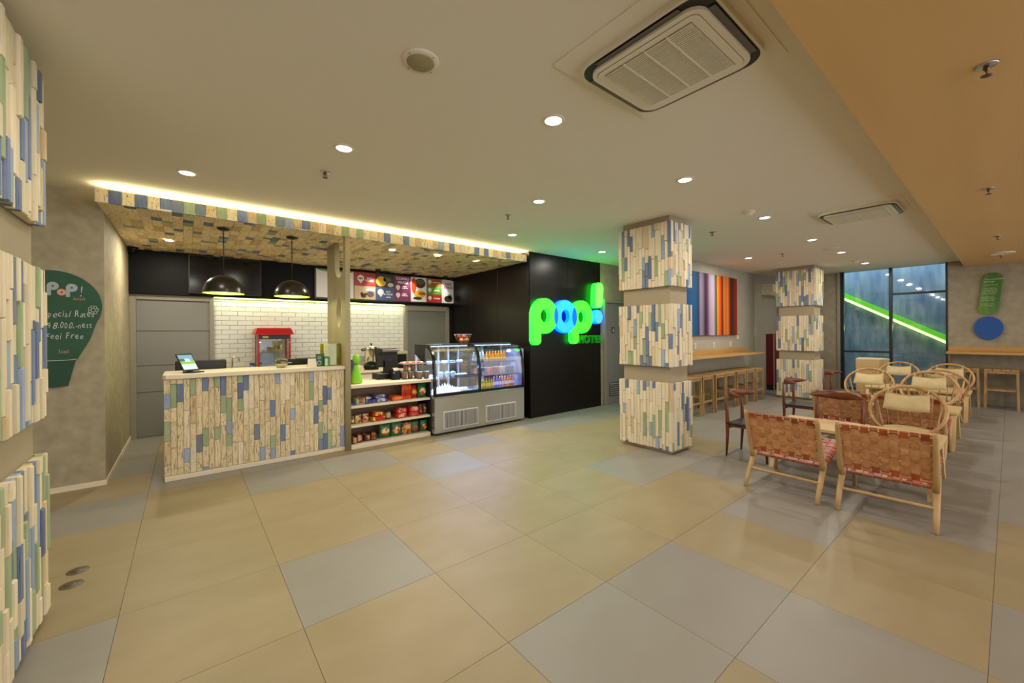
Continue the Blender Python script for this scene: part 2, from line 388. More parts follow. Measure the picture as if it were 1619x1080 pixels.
# ---- pillars: grey cores wrapped in three proud bands of stacked coloured wood strips
UNIT = {}
def unit_strip(key, m):
    if key in UNIT: return UNIT[key]
    c, d = .07, .015
    vs = [(-.5, 0, -.5), (.5, 0, -.5), (.5, 0, .5), (-.5, 0, .5), (-.5, .8, -.5), (.5, .8, -.5), (.5, .8, .5), (-.5, .8, .5),
          (-.5 + c, 1, -.5 + d), (.5 - c, 1, -.5 + d), (.5 - c, 1, .5 - d), (-.5 + c, 1, .5 - d)]
    fs = [(0, 1, 5, 4), (1, 2, 6, 5), (2, 3, 7, 6), (3, 0, 4, 7), (4, 5, 9, 8), (5, 6, 10, 9), (6, 7, 11, 10), (7, 4, 8, 11), (8, 9, 10, 11)]
    UNIT[key] = fix(MB().add(vs, fs).mesh('wood_strip', m)); return UNIT[key]
def pick(pal):
    r = random.random(); a = 0
    for k, p in pal:
        a += p
        if r < a: return k
    return pal[0][0]
PAL_P = (('cream', .40), ('cream2', .25), ('ochre', .07), ('blue', .08), ('pale_blue', .09), ('grey_blue', .04), ('green', .07))
PAL_L = (('cream', .32), ('cream2', .22), ('ochre', .09), ('blue', .10), ('pale_blue', .12), ('grey_blue', .03), ('green', .12))
PAL_C = (('cream', .58), ('cream2', .10), ('ochre', .04), ('blue', .085), ('pale_blue', .075), ('grey_blue', .03), ('green', .09))
PAL_S = (('cream', .56), ('cream2', .08), ('ochre', .14), ('blue', .07), ('pale_blue', .04), ('grey_blue', .05), ('green', .06))
PAL_F = (('cream', .34), ('cream2', .06), ('ochre', .25), ('blue', .12), ('pale_blue', .09), ('grey_blue', .03), ('green', .11))
def clad(thing, parent, org, uvec, lvec, nvec, width, length, sw, lens, mats, tag, pal, dep, limit=10**6, joined=None):
    """tile a rectangle with strips; uvec: across, lvec: along the strips, nvec: outwards. Beyond `limit` they go into `joined`."""
    u, l, n = Vector(uvec), Vector(lvec), Vector(nvec); org = Vector(org)
    k = max(1, round(width / sw)); sw = width / k; cnt = 0
    last = None
    for i in range(k):
        a = -random.uniform(0, lens[1] * .8)
        while a < length - 1e-4:
            b = a + random.uniform(*lens)
            if length - b < lens[0] * .5: b = length
            s0, s1 = max(a, 0), min(b, length); a = b
            if s1 - s0 < .025: continue
            key = pick(pal)
            if key == last and key not in ('cream', 'cream2'): key = 'cream'
            last = key
            if tag == 'c' and key in ('blue', 'pale_blue', 'grey_blue', 'green'): s1 = min(s1, s0 + random.uniform(.13, .27)); a = s1
            d = random.uniform(*dep)
            if tag == 's' and key in ('blue', 'pale_blue', 'grey_blue', 'green') and lvec[2] == 0: s1 = min(s1, s0 + random.uniform(.10, .17)); a = s1
            c = org + u * ((i + .5) * sw) + l * ((s0 + s1) / 2)
            B = Matrix((u * (sw - .0012), n * d, l * (s1 - s0 - .0016))).transposed().to_4x4(); B.translation = c
            if cnt < limit:
                o = bpy.data.objects.new('wood_strip', unit_strip(tag + key, mats[key])); COL.objects.link(o); o.parent = parent
                o.matrix_local = Matrix.Translation(-thing.loc) @ B if parent is thing.o else B
            else:
                me = unit_strip(tag + key, mats[key]); joined.slot = list(mats).index(key)
                joined.add([B @ v.co for v in me.vertices], [tuple(p.vertices) for p in me.polygons])
            cnt += 1
    return cnt
BANDS = ((.045, .85, 'lowest'), (1.04, 1.795, 'middle'), (2.005, 2.775, 'top'))
def pillar(cx0, cx1, cy0, cy1, label, pal, show, t=.035):
    P = Thing('pillar', label, 'pillar', loc=((cx0 + cx1) / 2, (cy0 + cy1) / 2, 0))
    P.part('column_core', MB().rbox(cx0, cx1, cy0, cy1, 0, HC, .004), M['core'])
    for z0, z1, nm in BANDS:
        band = P.part('cladding_band', MB().box(cx0 - .008, cx1 + .008, cy0 - .008, cy1 + .008, z0 + .004, z1 - .004), M['ash'])
        # the band object's origin sits at -P.loc, so its children use world coordinates
        J = MB(); X0_, X1_, Y0_, Y1_ = cx0 - .008, cx1 + .008, cy0 - .008, cy1 + .008
        e = t * .9
        faces = {'-x': ((X0_, Y1_ + e, z0), (0, -1, 0), (-1, 0, 0), Y1_ - Y0_ + 2 * e), '-y': ((X0_ - e, Y0_, z0), (1, 0, 0), (0, -1, 0), X1_ - X0_ + 2 * e),
                 '+x': ((X1_, Y0_ - e, z0), (0, 1, 0), (1, 0, 0), Y1_ - Y0_ + 2 * e), '+y': ((X1_ + e, Y1_, z0), (-1, 0, 0), (0, 1, 0), X1_ - X0_ + 2 * e)}
        for k, (og, uu, nn, wd) in faces.items():
            clad(P, band, og, uu, (0, 0, 1), nn, wd, z1 - z0, .043, (.12, .42), PIL, 'p', pal, (t * .72, t * 1.22), 10**6 if k in show else 0, J)
        if J.v:
            o = P.part('rear_strips', J, list(PIL.values()), parent=band, kind='stuff')
pillar(4.478, 4.875, 2.545, 3.20, 'blue and cream wood-clad pillar standing nearest the green and blue glowing sign', PAL_P, ('-x', '-y'))
pillar(10.235, 10.66, 2.585, 3.235, 'far wood-clad pillar in front of the dark red cabinet', PAL_P, ('-x', '-y'))
pillar(-1.06, -.607, 2.45, 3.115, 'wood-clad pillar at the left edge of the picture, beside the chalk board', PAL_L, ('+x', '+y'))

# ---- niche canopy: strip-clad edge and underside over the snack bar
cn = Thing('canopy_edge', 'strip-clad edge band of the canopy under the glowing ceiling slot', 'canopy', loc=(2, 5.22, 2.7))
cn.part('board', MB().box(-.63, 4.55, 5.225, 5.38, 2.69, 2.80), M['ash'])
clad(cn, cn.o, (-.64, 5.225, 2.675), (1, 0, 0), (0, 0, 1), (0, -1, 0), 5.19, .125, .09, (.2, .3), SOF, 's', PAL_F, (.012, .022))
so = Thing('ceiling_niche', None, None, loc=(2, 6.5, 2.7), kind='structure')
so.part('board', MB().box(-.62, 4.55, 5.22, 7.85, 2.692, 2.80), M['ash'])
J = MB()
clad(so, so.o, (-.63, 5.21, 2.692), (1, 0, 0), (0, 1, 0), (0, 0, -1), 2.18, 2.64, .088, (.16, .42), SOF, 's', PAL_S, (.008, .022), 225, J)
clad(so, so.o, (1.55, 5.21, 2.692), (1, 0, 0), (0, 1, 0), (0, 0, -1), 3.0, .9, .088, (.16, .42), SOF, 's', PAL_S, (.008, .022), 70, J)
clad(so, so.o, (1.55, 6.11, 2.692), (1, 0, 0), (0, 1, 0), (0, 0, -1), 3.0, 1.74, .088, (.16, .42), SOF, 's', PAL_S, (.008, .022), 0, J)
so.part('distant_strips', J, list(SOF.values()), kind='stuff')
cl = Thing('cove_light', 'long warm strip lamp glowing in the slot above the canopy edge', 'light', loc=(2, 5.3, 2.8))
cl.part('tube', MB().box(-.6, 4.52, 5.27, 5.30, 2.80, 2.812), glow('warm_tube', 255, 232, 160, 8))
for xa in (-.6, 1.1, 2.8):
    area_light('cove_lamp', (xa + .86, 5.26, 2.815), .03, 38, (1, .84, .42), rot=(pi, 0, 0), shape='RECTANGLE', size_y=1.7).rotation_euler = (pi, 0, pi / 2)

# ---- black bulkhead, brick wall, doors at the back of the niche
struct('trim_2', MB().rbox(-.62, 4.55, 7.70, 7.85, 2.05, 2.692, .004), M['bulk'])
bw = Thing('wall_brick', None, None, loc=(2, 7.83, 0), kind='structure')
bw.part('mortar', MB().box(.33, 3.47, 7.832, 7.85, .0, 2.06), M['bgrout'])
rows = 17; rh = (2.06 - .80) / rows; bl = 3.14 / 15
BR = {}
for r in range(rows):
    z0 = .80 + r * rh
    xs = [.33 + (bl * .5 if r % 2 else 0) + bl * i for i in range(-1, 17)]
    for a in xs:
        x0, x1 = max(a, .33), min(a + bl, 3.47)
        if x1 - x0 < .03: continue
        kk = round(x1 - x0, 3)
        if kk not in BR: BR[kk] = fix(MB().rbox(0, kk - .004, -.011, 0, 0, rh - .0045, .004).mesh('brick', M['brick']))
        o = bpy.data.objects.new('brick', BR[kk]); COL.objects.link(o); o.parent = bw.o; o.location = (x0 + .002 - 2, 7.833 - 7.83 - .0, z0)
area_light('brick_wash', (1.9, 7.75, 2.045), 3.1, 13, (.95, 1.0, .6), shape='RECTANGLE', size_y=.04)
bl_ = Thing('strip_lamp', 'thin lime strip lamp under the black bulkhead lighting the white bricks', 'light', loc=(1.9, 7.78, 2.04))
bl_.part('tube', MB().box(.34, 3.46, 7.765, 7.785, 2.036, 2.05), glow('lime_strip', 235, 250, 150, 3))
d1 = Thing('door_1', None, None, loc=(-.15, 7.8, 0), kind='structure')
d1.part('frame', MB().rbox(-.62, -.55, 7.76, 7.86, 0, 2.05, .003).rbox(.28, .335, 7.76, 7.86, 0, 2.05, .003).rbox(-.55, .28, 7.76, 7.86, 1.975, 2.05, .003), M['frame'])
for z0, z1 in ((.004, .64), (.646, 1.02), (1.026, 1.52), (1.526, 1.975)): d1.part('leaf_panel', MB().rbox(-.55, .28, 7.79, 7.83, z0, z1, .003), M['door'])
d2 = Thing('door_2', None, None, loc=(4, 7.8, 0), kind='structure')
d2.part('frame', MB().rbox(3.47, 3.53, 7.76, 7.86, 0, 2.05, .003).rbox(4.41, 4.46, 7.76, 7.86, 0, 2.05, .003).rbox(3.53, 4.41, 7.76, 7.86, 1.94, 2.05, .003), M['frame'])
d2.part('leaf', MB().rbox(3.53, 4.41, 7.80, 7.83, 0, 1.94, .003), M['door2'])
d3 = Thing('door_3', None, None, loc=(7.0, 5.12, 0), kind='structure')
d3.part('frame', MB().rbox(6.50, 6.56, 5.09, 5.16, 0, 2.13, .003).rbox(7.30, 7.35, 5.09, 5.16, 0, 2.13, .003).rbox(6.56, 7.30, 5.09, 5.16, 2.06, 2.13, .003), M['frame'])
d3.part('leaf', MB().rbox(6.56, 7.30, 5.115, 5.16, 0, 2.06, .003), M['door'])
lv = d3.part('louvre', MB().box(6.66, 7.20, 5.108, 5.117, .17, .44), M['dkvoid'])
for k in range(6):
    z = .19 + k * .043
    d3.part('slat', MB().add([(6.66, 5.112, z + .028), (7.2, 5.112, z + .028), (7.2, 5.085, z), (6.66, 5.085, z), (6.66, 5.118, z + .022), (7.2, 5.118, z + .022), (7.2, 5.091, z - .005), (6.66, 5.091, z - .005)],
            [(0, 1, 2, 3), (4, 7, 6, 5), (0, 3, 7, 4), (1, 5, 6, 2), (3, 2, 6, 7), (0, 4, 5, 1)]), M['door'], parent=lv)
sg = Thing('door_sign', 'small blue sign with a white figure on the grey door beside the glowing sign', 'sign', loc=(6.8, 5.11, 1.5))
sg.part('plate', MB().rbox(6.74, 6.83, 5.103, 5.113, 1.45, 1.57, .002), plain('sign_blue', 30, 52, 88, .4))
sg.part('figure', MB().lathe([(.0, -.003), (.011, -.003), (.011, .003), (0, .003)], 10, (6.785, 5.10, 1.546)).box(6.775, 6.795, 5.100, 5.103, 1.468, 1.53), plain('sign_white', 235, 235, 230, .4))

# ---- ceiling lamps
def downlight(x, y, label, z=HC, power=None, r=.055, color=LAMP, grp='recessed ceiling downlights'):
    t = Thing('downlight', label, 'light', loc=(x, y, z), group=grp)
    t.part('trim_ring', MB().lathe([(r * 1.35, 0), (r * 1.3, -.006), (r * 1.02, -.008), (r, -.002), (r, .0)], 20, cap0=False, cap1=False), M['ac'], local=True)
    t.part('lens', MB().lathe([(0.001, -.004), (r, -.004), (r, 0.0), (0.001, 0.0)], 20, cap0=False, cap1=False), glow('lens_glow', 255, 250, 235, 14), local=True)
    area_light('downlight_lamp', (x, y, z - .012), r * 1.9, power or DOWN_W * (.85 if x < 4 else 1.3), color)
    return t
ROWS = [((1.883, 1.881), 'large bright downlight left of the big ceiling cassette'), ((3.559, 1.869), 'bright downlight just in front of the nearest pillar'),
        ((5.512, 1.886), 'downlight between the round detector and the far ceiling cassette'), ((7.418, 1.894), 'downlight beyond the far ceiling cassette, before the flat round speaker'),
        ((9.021, 1.879), 'downlight just beyond the flat round ceiling speaker'), ((10.847, 1.87), 'farthest downlight, next to the window'),
        ((.928, 3.134), 'downlight in front of the canopy, nearest the left sprinkler'), ((2.908, 3.13), 'downlight above the floor between canopy and pillar, beside a sprinkler'),
        ((8.27, 3.112), 'downlight over the bar by the striped painting'), ((.015, 4.433), 'leftmost downlight, close to the left end of the glowing slot'),
        ((3.592, 4.421), 'downlight close to the right end of the glowing slot'), ((5.572, 4.412), 'downlight in the green-lit ceiling before the glowing sign')]
for (x, y), lab in ROWS: downlight(x, y, lab)
for x, y, w_ in ((.1, 1.88, 'just left of the camera'), (-1.9, 1.88, 'behind the camera'), (-3.9, 1.88, 'farthest behind the camera'), (-3.2, 4.0, 'behind the left pillar')): downlight(x, y, 'added fill downlight outside the view, ' + w_)  # unseen lamps added as even fill for the room
for k, (x, y) in enumerate(((-.16, 6.746), (2.315, 5.60), (3.039, 5.58), (3.759, 5.61))):
    downlight(x, y, ('small downlight in the strip-clad canopy above the grey door', 'canopy downlight next to the grey perforated fin', 'canopy downlight between its two neighbours over the glass cases', 'canopy downlight nearest the dark panelled wall')[k],
              2.67, 24.0, .042, (1, .9, .7), 'downlights in the canopy')
for x, y, w_ in ((1.0, -1.8, 'nearest'), (4.2, -1.8, 'second'), (7.5, -1.8, 'third'), (10.3, -1.6, 'farthest'), (-2.5, -1.8, 'rearmost')):  # lamps added out of view to brighten the right side
    downlight(x, y, w_ + ' added unseen downlight in the wood ceiling lighting the right side', 2.72, DOWN_W * 1.1)

def sprinkler(x, y, label, z=HC):
    t = Thing('sprinkler', label, 'sprinkler', loc=(x, y, z), group='ceiling sprinklers')
    t.part('escutcheon', MB().lathe([(.001, -.006), (.036, -.006), (.042, 0), (.001, 0)], 16, cap0=False, cap1=False), M['steel'], local=True)
    t.part('head', MB().lathe([(.012, -.006), (.012, -.022), (.007, -.026), (.007, -.03)], 8).tube([(.011, 0, -.02), (.016, 0, -.035), (.004, 0, -.05)], .003, 5).tube([(-.011, 0, -.02), (-.016, 0, -.035), (-.004, 0, -.05)], .003, 5)
           .lathe([(.001, -.054), (.022, -.052), (.022, -.05), (.001, -.048)], 10, cap0=False, cap1=False), plain('sprinkler_bronze', 110, 84, 60, .35, metal=.8), local=True)
    t.part('bulb', MB().lathe([(.003, -.028), (.0035, -.04), (.003, -.048)], 6), plain('sprinkler_red', 190, 30, 20, .3), local=True)
for x, y, z, lab in ((.936, 3.697, HC, 'sprinkler in front of the canopy, leftmost on the white ceiling'), (2.958, 3.722, HC, 'sprinkler above the floor left of the glowing sign'),
                     (5.721, 2.615, HC, 'sprinkler just right of the nearest clad pillar'), (8.302, 2.561, HC, 'sprinkler before the far clad pillar'),
                     (2.987, .067, 2.72, 'nearest sprinkler in the wood ceiling, top right'), (5.588, .119, 2.72, 'second sprinkler in the wood ceiling'),
                     (8.486, .106, 2.72, 'third sprinkler in the wood ceiling'), (10.759, .095, 2.72, 'farthest sprinkler in the wood ceiling')):
    sprinkler(x, y, lab, z)
def disc(name, x, y, z, r, h, lab, cat, m, grill=None):
    t = Thing(name, lab, cat, loc=(x, y, z))
    t.part('body', MB().lathe([(.001, -h), (r * .75, -h), (r * .9, -h * .8), (r, -h * .2), (r, 0), (.001, 0)], 28, cap0=False, cap1=False), m, local=True)
    return t
t = disc('ceiling_speaker', .941, 1.893, HC, .095, .012, 'round white ceiling speaker with grey grille above the middle of the floor', 'speaker', M['ac'])
t.part('grille', MB().lathe([(.001, -.017), (.066, -.016), (.07, -.012), (.001, -.012)], 28, cap0=False, cap1=False), plain('speaker_grille', 150, 142, 108, .6), local=True)
for a in (.4, 1.97, 3.54, 5.11): t.part('screw', MB().lathe([(.001, -.015), (.003, -.0145), (.003, -.012)], 6, (.083 * cos(a), .083 * sin(a), 0)), M['acblack'], local=True)
t = disc('ceiling_speaker', 8.46, 1.905, HC, .12, .008, 'flat round speaker flush in the far ceiling between two downlights', 'speaker', M['ac'])
t.part('grille', MB().lathe([(.001, -.012), (.085, -.011), (.09, -.008), (.001, -.008)], 24, cap0=False, cap1=False), M['ac'], local=True)
for x, y, lab in ((5.077, 1.901, 'white smoke detector hanging beyond the nearest pillar'), (10.304, 1.919, 'white smoke detector by the farthest downlight')):
    t = Thing('smoke_detector', lab, 'detector', loc=(x, y, HC))
    t.part('base', MB().lathe([(.06, 0), (.06, -.018), (.05, -.022)], 20), M['ac'], local=True)
    t.part('sensor_cap', MB().lathe([(.042, -.022), (.042, -.03), (.03, -.045), (.012, -.052), (.001, -.052)], 20, cap1=False), M['ac'], local=True)
t = disc('ceiling_panel_light', 10.40, .079, 2.72, .13, .012, 'flat round pale lamp in the far end of the wood ceiling', 'light', plain('dim_disc', 214, 196, 150, .5))
t.part('rim', MB().lathe([(.135, 0), (.135, -.015), (.12, -.016), (.12, 0)], 28, cap0=False, cap1=False), M['ac'], local=True)

# ---- cassette air conditioners
def rrect(x0, x1, y0, y1, r, n=6):
    o = []
    for cx, cy, a in ((x1 - r, y1 - r, 0), (x0 + r, y1 - r, pi / 2), (x0 + r, y0 + r, pi), (x1 - r, y0 + r, 1.5 * pi)):
        o += [(cx + r * cos(a + pi / 2 * i / n), cy + r * sin(a + pi / 2 * i / n)) for i in range(n + 1)]
    return o
def cassette(cx, cy, lab):
    t = Thing('cassette_air_conditioner', lab, 'air conditioner', loc=(cx, cy, HC))
    t.part('ceiling_plate', MB().prism(rrect(-.44, .44, -.40, .40, .03), -.006, 0, 'z'), M['ceil'], local=True)
    t.part('outer_ring', MB().prism(rrect(-.335, .335, -.35, .35, .10), -.035, -.006, 'z'), M['ac'], local=True)
    t.part('black_slot', MB().prism(rrect(-.322, .322, -.338, .338, .095), -.0365, -.034, 'z'), M['acblack'], local=True)
    for s, ax in ((-1, 'y'), (1, 'y'), (-1, 'x'), (1, 'x')):
        vs = [(-.22, -.005), (.22, -.005), (.22, .04), (-.22, .04)]
        pts = [((a, s * (.292 + b), -.0385 - .004 * (b > 0)) if ax == 'y' else (s * (.276 + b), a, -.0385 - .004 * (b > 0))) for a, b in vs]
        t.part('vane', MB().add(pts + [(p[0], p[1], p[2] + .0016) for p in pts], [(0, 1, 2, 3), (7, 6, 5, 4), (0, 4, 5, 1), (1, 5, 6, 2), (2, 6, 7, 3), (3, 7, 4, 0)]), plain('vane_grey', 92, 88, 80, .35), local=True)
    t.part('centre_panel', MB().prism(rrect(-.285, .285, -.30, .30, .075), -.052, -.034, 'z'), M['ac'], local=True)
    t.part('panel_seam', MB().prism(rrect(-.258, .258, -.272, .272, .04), -.0526, -.05, 'z').prism(rrect(-.2565, .2565, -.2705, .2705, .039), -.053, -.05, 'z'), M['acgrille'], local=True)
    t.part('inner_panel', MB().prism(rrect(-.2555, .2555, -.2695, .2695, .039), -.055, -.05, 'z'), M['ac'], local=True)
    g = t.part('intake_grille', MB().box(-.222, .222, -.232, .232, -.0565, -.052), M['acgrille'], local=True)
    s = MB()
    for k in range(34): x = -.218 + k * .0129; s.box(x, x + .0062, -.23, .23, -.062, -.056)
    for y in (-.116, 0, .116): s.box(-.222, .222, y - .004, y + .004, -.0635, -.056)
    t.part('grille_slats', s, M['ac'], local=True, parent=g, kind='stuff')
    return t
cassette(1.93, 1.095, 'large white four-way ceiling air conditioner nearest the camera at the top')
cassette(6.15, 1.10, 'second white four-way ceiling air conditioner, farther off near the wood ceiling')
for x0, x1, y, lab in ((1.5, 2.44, .69, 'thin plaster access seam beside the near air conditioner'),):
    pass
# ================================================================== SNACK BAR
ZT = 1.06
ct = Thing('service_counter', 'long service counter clad in cream, blue and green wood strips with white top', 'counter', loc=(.7, 5.5, 0))
ct.part('plinth', MB().rbox(-.175, 1.543, 5.262, 5.84, 0, .05, .004), M['white'])
ct.part('carcass', MB().rbox(-.165, 1.543, 5.29, 5.84, .05, 1.02, .004), M['white'])
ct.part('worktop', MB().prism([(-.185, 5.275), (-.16, 5.245), (1.544, 5.245), (1.544, 5.87), (-.185, 5.87)], 1.02, ZT, 'z'), M['white'])
clad(ct, ct.o, (-.178, 5.29, .052), (1, 0, 0), (0, 0, 1), (0, -1, 0), 1.72, .966, .0505, (.13, .40), CNT, 'c', PAL_C, (.018, .027))
clad(ct, ct.o, (-.165, 5.84, .052), (0, -1, 0), (0, 0, 1), (-1, 0, 0), .55, .966, .0505, (.13, .40), CNT, 'c', PAL_C, (.010, .016))
# perforated fin between the counter and the shelves
fn = Thing('divider_fin', 'tall grey wood fin with rounded cut-outs between the counter and snack shelves', 'divider', loc=(1.575, 5.6, 0))
outer = [(5.21, 0), (6.03, 0), (6.03, 2.675), (5.66, 2.675), (5.66, 2.36)] + [(5.475 + .185 * cos(a), 2.36 + .17 * sin(a)) for a in [-pi * k / 12 for k in range(1, 12)]] + [(5.29, 2.36), (5.29, 2.675), (5.21, 2.675)]
hole = [(5.49 + .105 * cos(a), 1.75 + .20 * sin(a)) for a in [2 * pi * k / 28 for k in range(28)]]
me = curve_mesh('fin_board', [outer, hole], .058, 0, M['fin'])
for v in me.vertices: v.co = (1.575 + v.co.y, v.co.x, v.co.z)
fn.part('fin_board', fix(me), None)

# ---- open snack shelves
sh = Thing('snack_shelf', 'low open shelf unit with white shelves full of snack bags', 'shelf', loc=(2.17, 5.5, 0))
sh.part('worktop', MB().rbox(1.606, 2.722, 5.205, 5.90, .77, .812, .004), M['white'])
sh.part('shelf_board', MB().rbox(1.608, 2.71, 5.225, 5.62, .515, .545, .003), M['white'])
sh.part('shelf_board', MB().rbox(1.608, 2.71, 5.225, 5.62, .27, .30, .003), M['white'])
sh.part('base_board', MB().rbox(1.608, 2.71, 5.215, 5.62, 0, .055, .003), M['white'])
sh.part('back_panel', MB().box(1.608, 2.71, 5.62, 5.66, 0, .77), plain('walnut_back', 140, 112, 84, .6, col2=S(116, 90, 66), nscale=(2, 2, 20), nmix=1, coords='World'))
sh.part('side_panel', MB().box(2.712, 2.722, 5.23, 5.66, 0, .77), M['dkvoid'])

def bag(x, y, z, w, d, h, c1, c2, label, grp, cat='snack bag', name='snack_bag', tilt=.12, lean=0.0):
    """pillow bag standing up, front towards -Y"""
    t = Thing(name, label, cat, loc=(x, y, z), rz=random.uniform(-.12, .12), group=grp)
    def sec(f, ww, dd, zz): return [(ww * cos(a) * (abs(cos(a)) ** -.4 if abs(cos(a)) > .05 else 1), dd * sin(a) - zz * -lean, zz) for a in [2 * pi * k / 12 for k in range(12)]]
    lv = [(0, .50, .16), (.06, .50, .6), (.3, .5, .98), (.6, .5, 1), (.88, .49, .62), (.95, .5, .1), (1.0, .5, .06)]
    vs = []
    for f, a, b in lv: vs += sec(f, w * a * .96, d * .5 * b, h * f)
    n = 12; k = len(lv)
    fs = [(i * n + j, i * n + (j + 1) % n, (i + 1) * n + (j + 1) % n, (i + 1) * n + j) for i in range(k - 1) for j in range(n)] + [tuple(reversed(range(n))), tuple((k - 1) * n + j for j in range(n))]
    t.part('bag_body', MB().add(vs, fs, True), c1, local=True)
    lab = MB().lathe([(.001, 0), (.36 * w, 0), (.33 * w, .012), (.001, .012)], 16, cap0=False, cap1=False, sy=h / w * .72)
    lab.v = [(a, -d * .5 - c + .006 - (h * .45 + b) * -lean, h * .45 + b) for a, b, c in lab.v]
    t.part('printed_label', lab, c2, local=True)
    return t
def pack(x, y, z, w, d, h, c1, c2, label, grp, rz=0.0, name='snack_pack', cat='snack pack'):
    t = Thing(name, label, cat, loc=(x, y, z), rz=rz * .5, group=grp); w *= .92
    t.part('wrapper', MB().rbox(-w / 2, w / 2, -d / 2, d / 2, 0, h, min(.012, h * .35)), c1, local=True)
    t.part('printed_band', MB().rbox(-w * .32, w * .30, -d / 2 - .002, d / 2 + .002, h * .18, h + .0015, .003), c2, local=True)
    return t
P_ = plain
cR = P_('wrap_red', 176, 30, 24, .3); cO = P_('wrap_orange', 226, 96, 30, .35); cG = P_('wrap_green', 26, 96, 52, .3); cY = P_('wrap_yellow', 226, 190, 62, .35)
cB = P_('wrap_blue', 48, 58, 128, .3); cN = P_('wrap_brown', 96, 44, 34, .35); cS = P_('wrap_silver', 168, 168, 176, .3); cL = P_('wrap_lime', 166, 186, 110, .35)
cT = P_('wrap_tan', 190, 140, 92, .4); cC = P_('wrap_cream', 232, 216, 170, .4); cMint = P_('wrap_mint', 160, 178, 144, .4); cP = P_('wrap_pink', 214, 130, 110, .4)
def prt(n, a, b):
    M[n] = mat(n, S(*a), rough=.4, col2=S(*b), nscale=(22, 22, 22), nmix=1, sharp=.06, detail=2); return M[n]
pCream = prt('print_cream', (232, 216, 150), (190, 70, 44)); pLime = prt('print_lime', (206, 206, 120), (150, 60, 60)); pYel = prt('print_yellow', (230, 196, 60), (170, 40, 28)); pTan = prt('print_tan', (200, 160, 110), (120, 50, 34)); pPink = prt('print_pink', (226, 170, 140), (190, 40, 40)); pSil = prt('print_silver', (196, 196, 204), (80, 84, 130))
cC, cL, cY, cT, cP, cS = pCream, pLime, pYel, pTan, pPink, pSil
G1, G2, G3 = 'snacks on the top shelf', 'snacks on the middle shelf', 'snacks on the bottom shelf'
z = .546
pack(1.665, 5.40, z, .10, .16, .03, cS, cB, 'flat silver packet at the left end of the top snack shelf', G1)
pack(1.745, 5.36, z, .13, .15, .085, cMint, cL, 'pale green bundled packets on the top shelf, second from left', G1, .2)
pack(1.885, 5.38, z, .14, .18, .045, cS, cB, 'lower grey packet of the stacked pair on the top shelf', G1)
pack(1.865, 5.40, z + .046, .12, .16, .035, cR, cS, 'red and grey packet lying on the grey packet, top shelf', G1, .05)
pack(2.025, 5.39, z, .21, .20, .05, cB, cS, 'lower blue packet of the blue stack on the top shelf', G1, -.05)
pack(2.015, 5.40, z + .051, .20, .19, .045, cB, cS, 'upper blue packet of the blue stack on the top shelf', G1, .08)
pack(2.25, 5.36, z, .17, .17, .055, cO, P_('wrap_orange2', 236, 120, 50, .4), 'flat orange packet beside the orange tubes on the top shelf', G1)
for k, x in enumerate((2.345, 2.395, 2.445)):
    bag(x, 5.32 + .01 * k, z, .05, .05, .20, cO, cR, ('slim orange snack bag, left of three on the top shelf', 'slim orange snack bag, middle of three on the top shelf', 'slim orange snack bag, right of three on the top shelf')[k], G1)
bag(2.518, 5.36, z, .10, .06, .18, cR, cY, 'red and yellow snack bag behind the orange ones, top shelf', G1)
bag(2.628, 5.33, z, .14, .08, .20, cG, cC, 'tall dark green snack bag at the right end of top shelf', G1)
z = .301
bag(1.652, 5.33, z, .055, .045, .10, cT, cC, 'small tan snack bag, leftmost on the middle shelf', G2)
bag(1.728, 5.32, z, .08, .045, .11, cL, cC, 'small lime snack bag, second on the middle shelf', G2)
bag(1.822, 5.32, z, .08, .045, .115, cT, cC, 'small tan snack bag, third on the middle shelf', G2)
pack(1.985, 5.34, z, .19, .14, .06, cY, cR, 'yellow carton under the red one on the middle shelf', G2, .06)
pack(1.985, 5.35, z + .061, .18, .13, .055, cR, cY, 'red carton on the yellow carton, middle shelf', G2, .02)
t = Thing('snack_jar', 'dark round snack canister in the middle of the middle shelf', 'canister', loc=(2.128, 5.33, z), group=G2)
t.part('jar_body', MB().lathe([(.032, 0), (.036, .01), (.036, .10), (.030, .112)], 16), P_('canister_dark', 62, 64, 40, .4), local=True)
t.part('paper_label', MB().lathe([(.0368, .025), (.0368, .09)], 16, cap0=False, cap1=False), P_('canister_label', 176, 170, 130, .5), local=True)
for k, (x, zz) in enumerate(((2.30, 0), (2.305, .066), (2.485, 0), (2.49, .066))):
    pack(x, 5.34, z + zz, .17, .15, .064, cR, pPink, ('bottom red snack box of the left red stack', 'upper red snack box of the left red stack', 'bottom red snack box of the right red stack', 'upper red snack box of the right red stack')[k], G2, .05 * (-1) ** k)
for k, x in enumerate((2.607, 2.668)): bag(x, 5.33, z, .058, .05, .15, cN, cT, ('brown snack bag right of the red boxes', 'brown snack bag at the right end of middle shelf')[k], G2)
z = .056
for k, (x, y) in enumerate(((1.66, 5.33), (1.745, 5.35), (1.835, 5.36), (1.925, 5.35))):
    pack(x, y, z, .085, .13, .095 if k % 2 else .075, cN, cT, ('brown loaf-like pack, leftmost on the bottom shelf', 'brown pack second from left on the bottom shelf', 'brown pack third from left on the bottom shelf', 'brown pack just left of the big green bags')[k], G3, .3 * (-1) ** k)
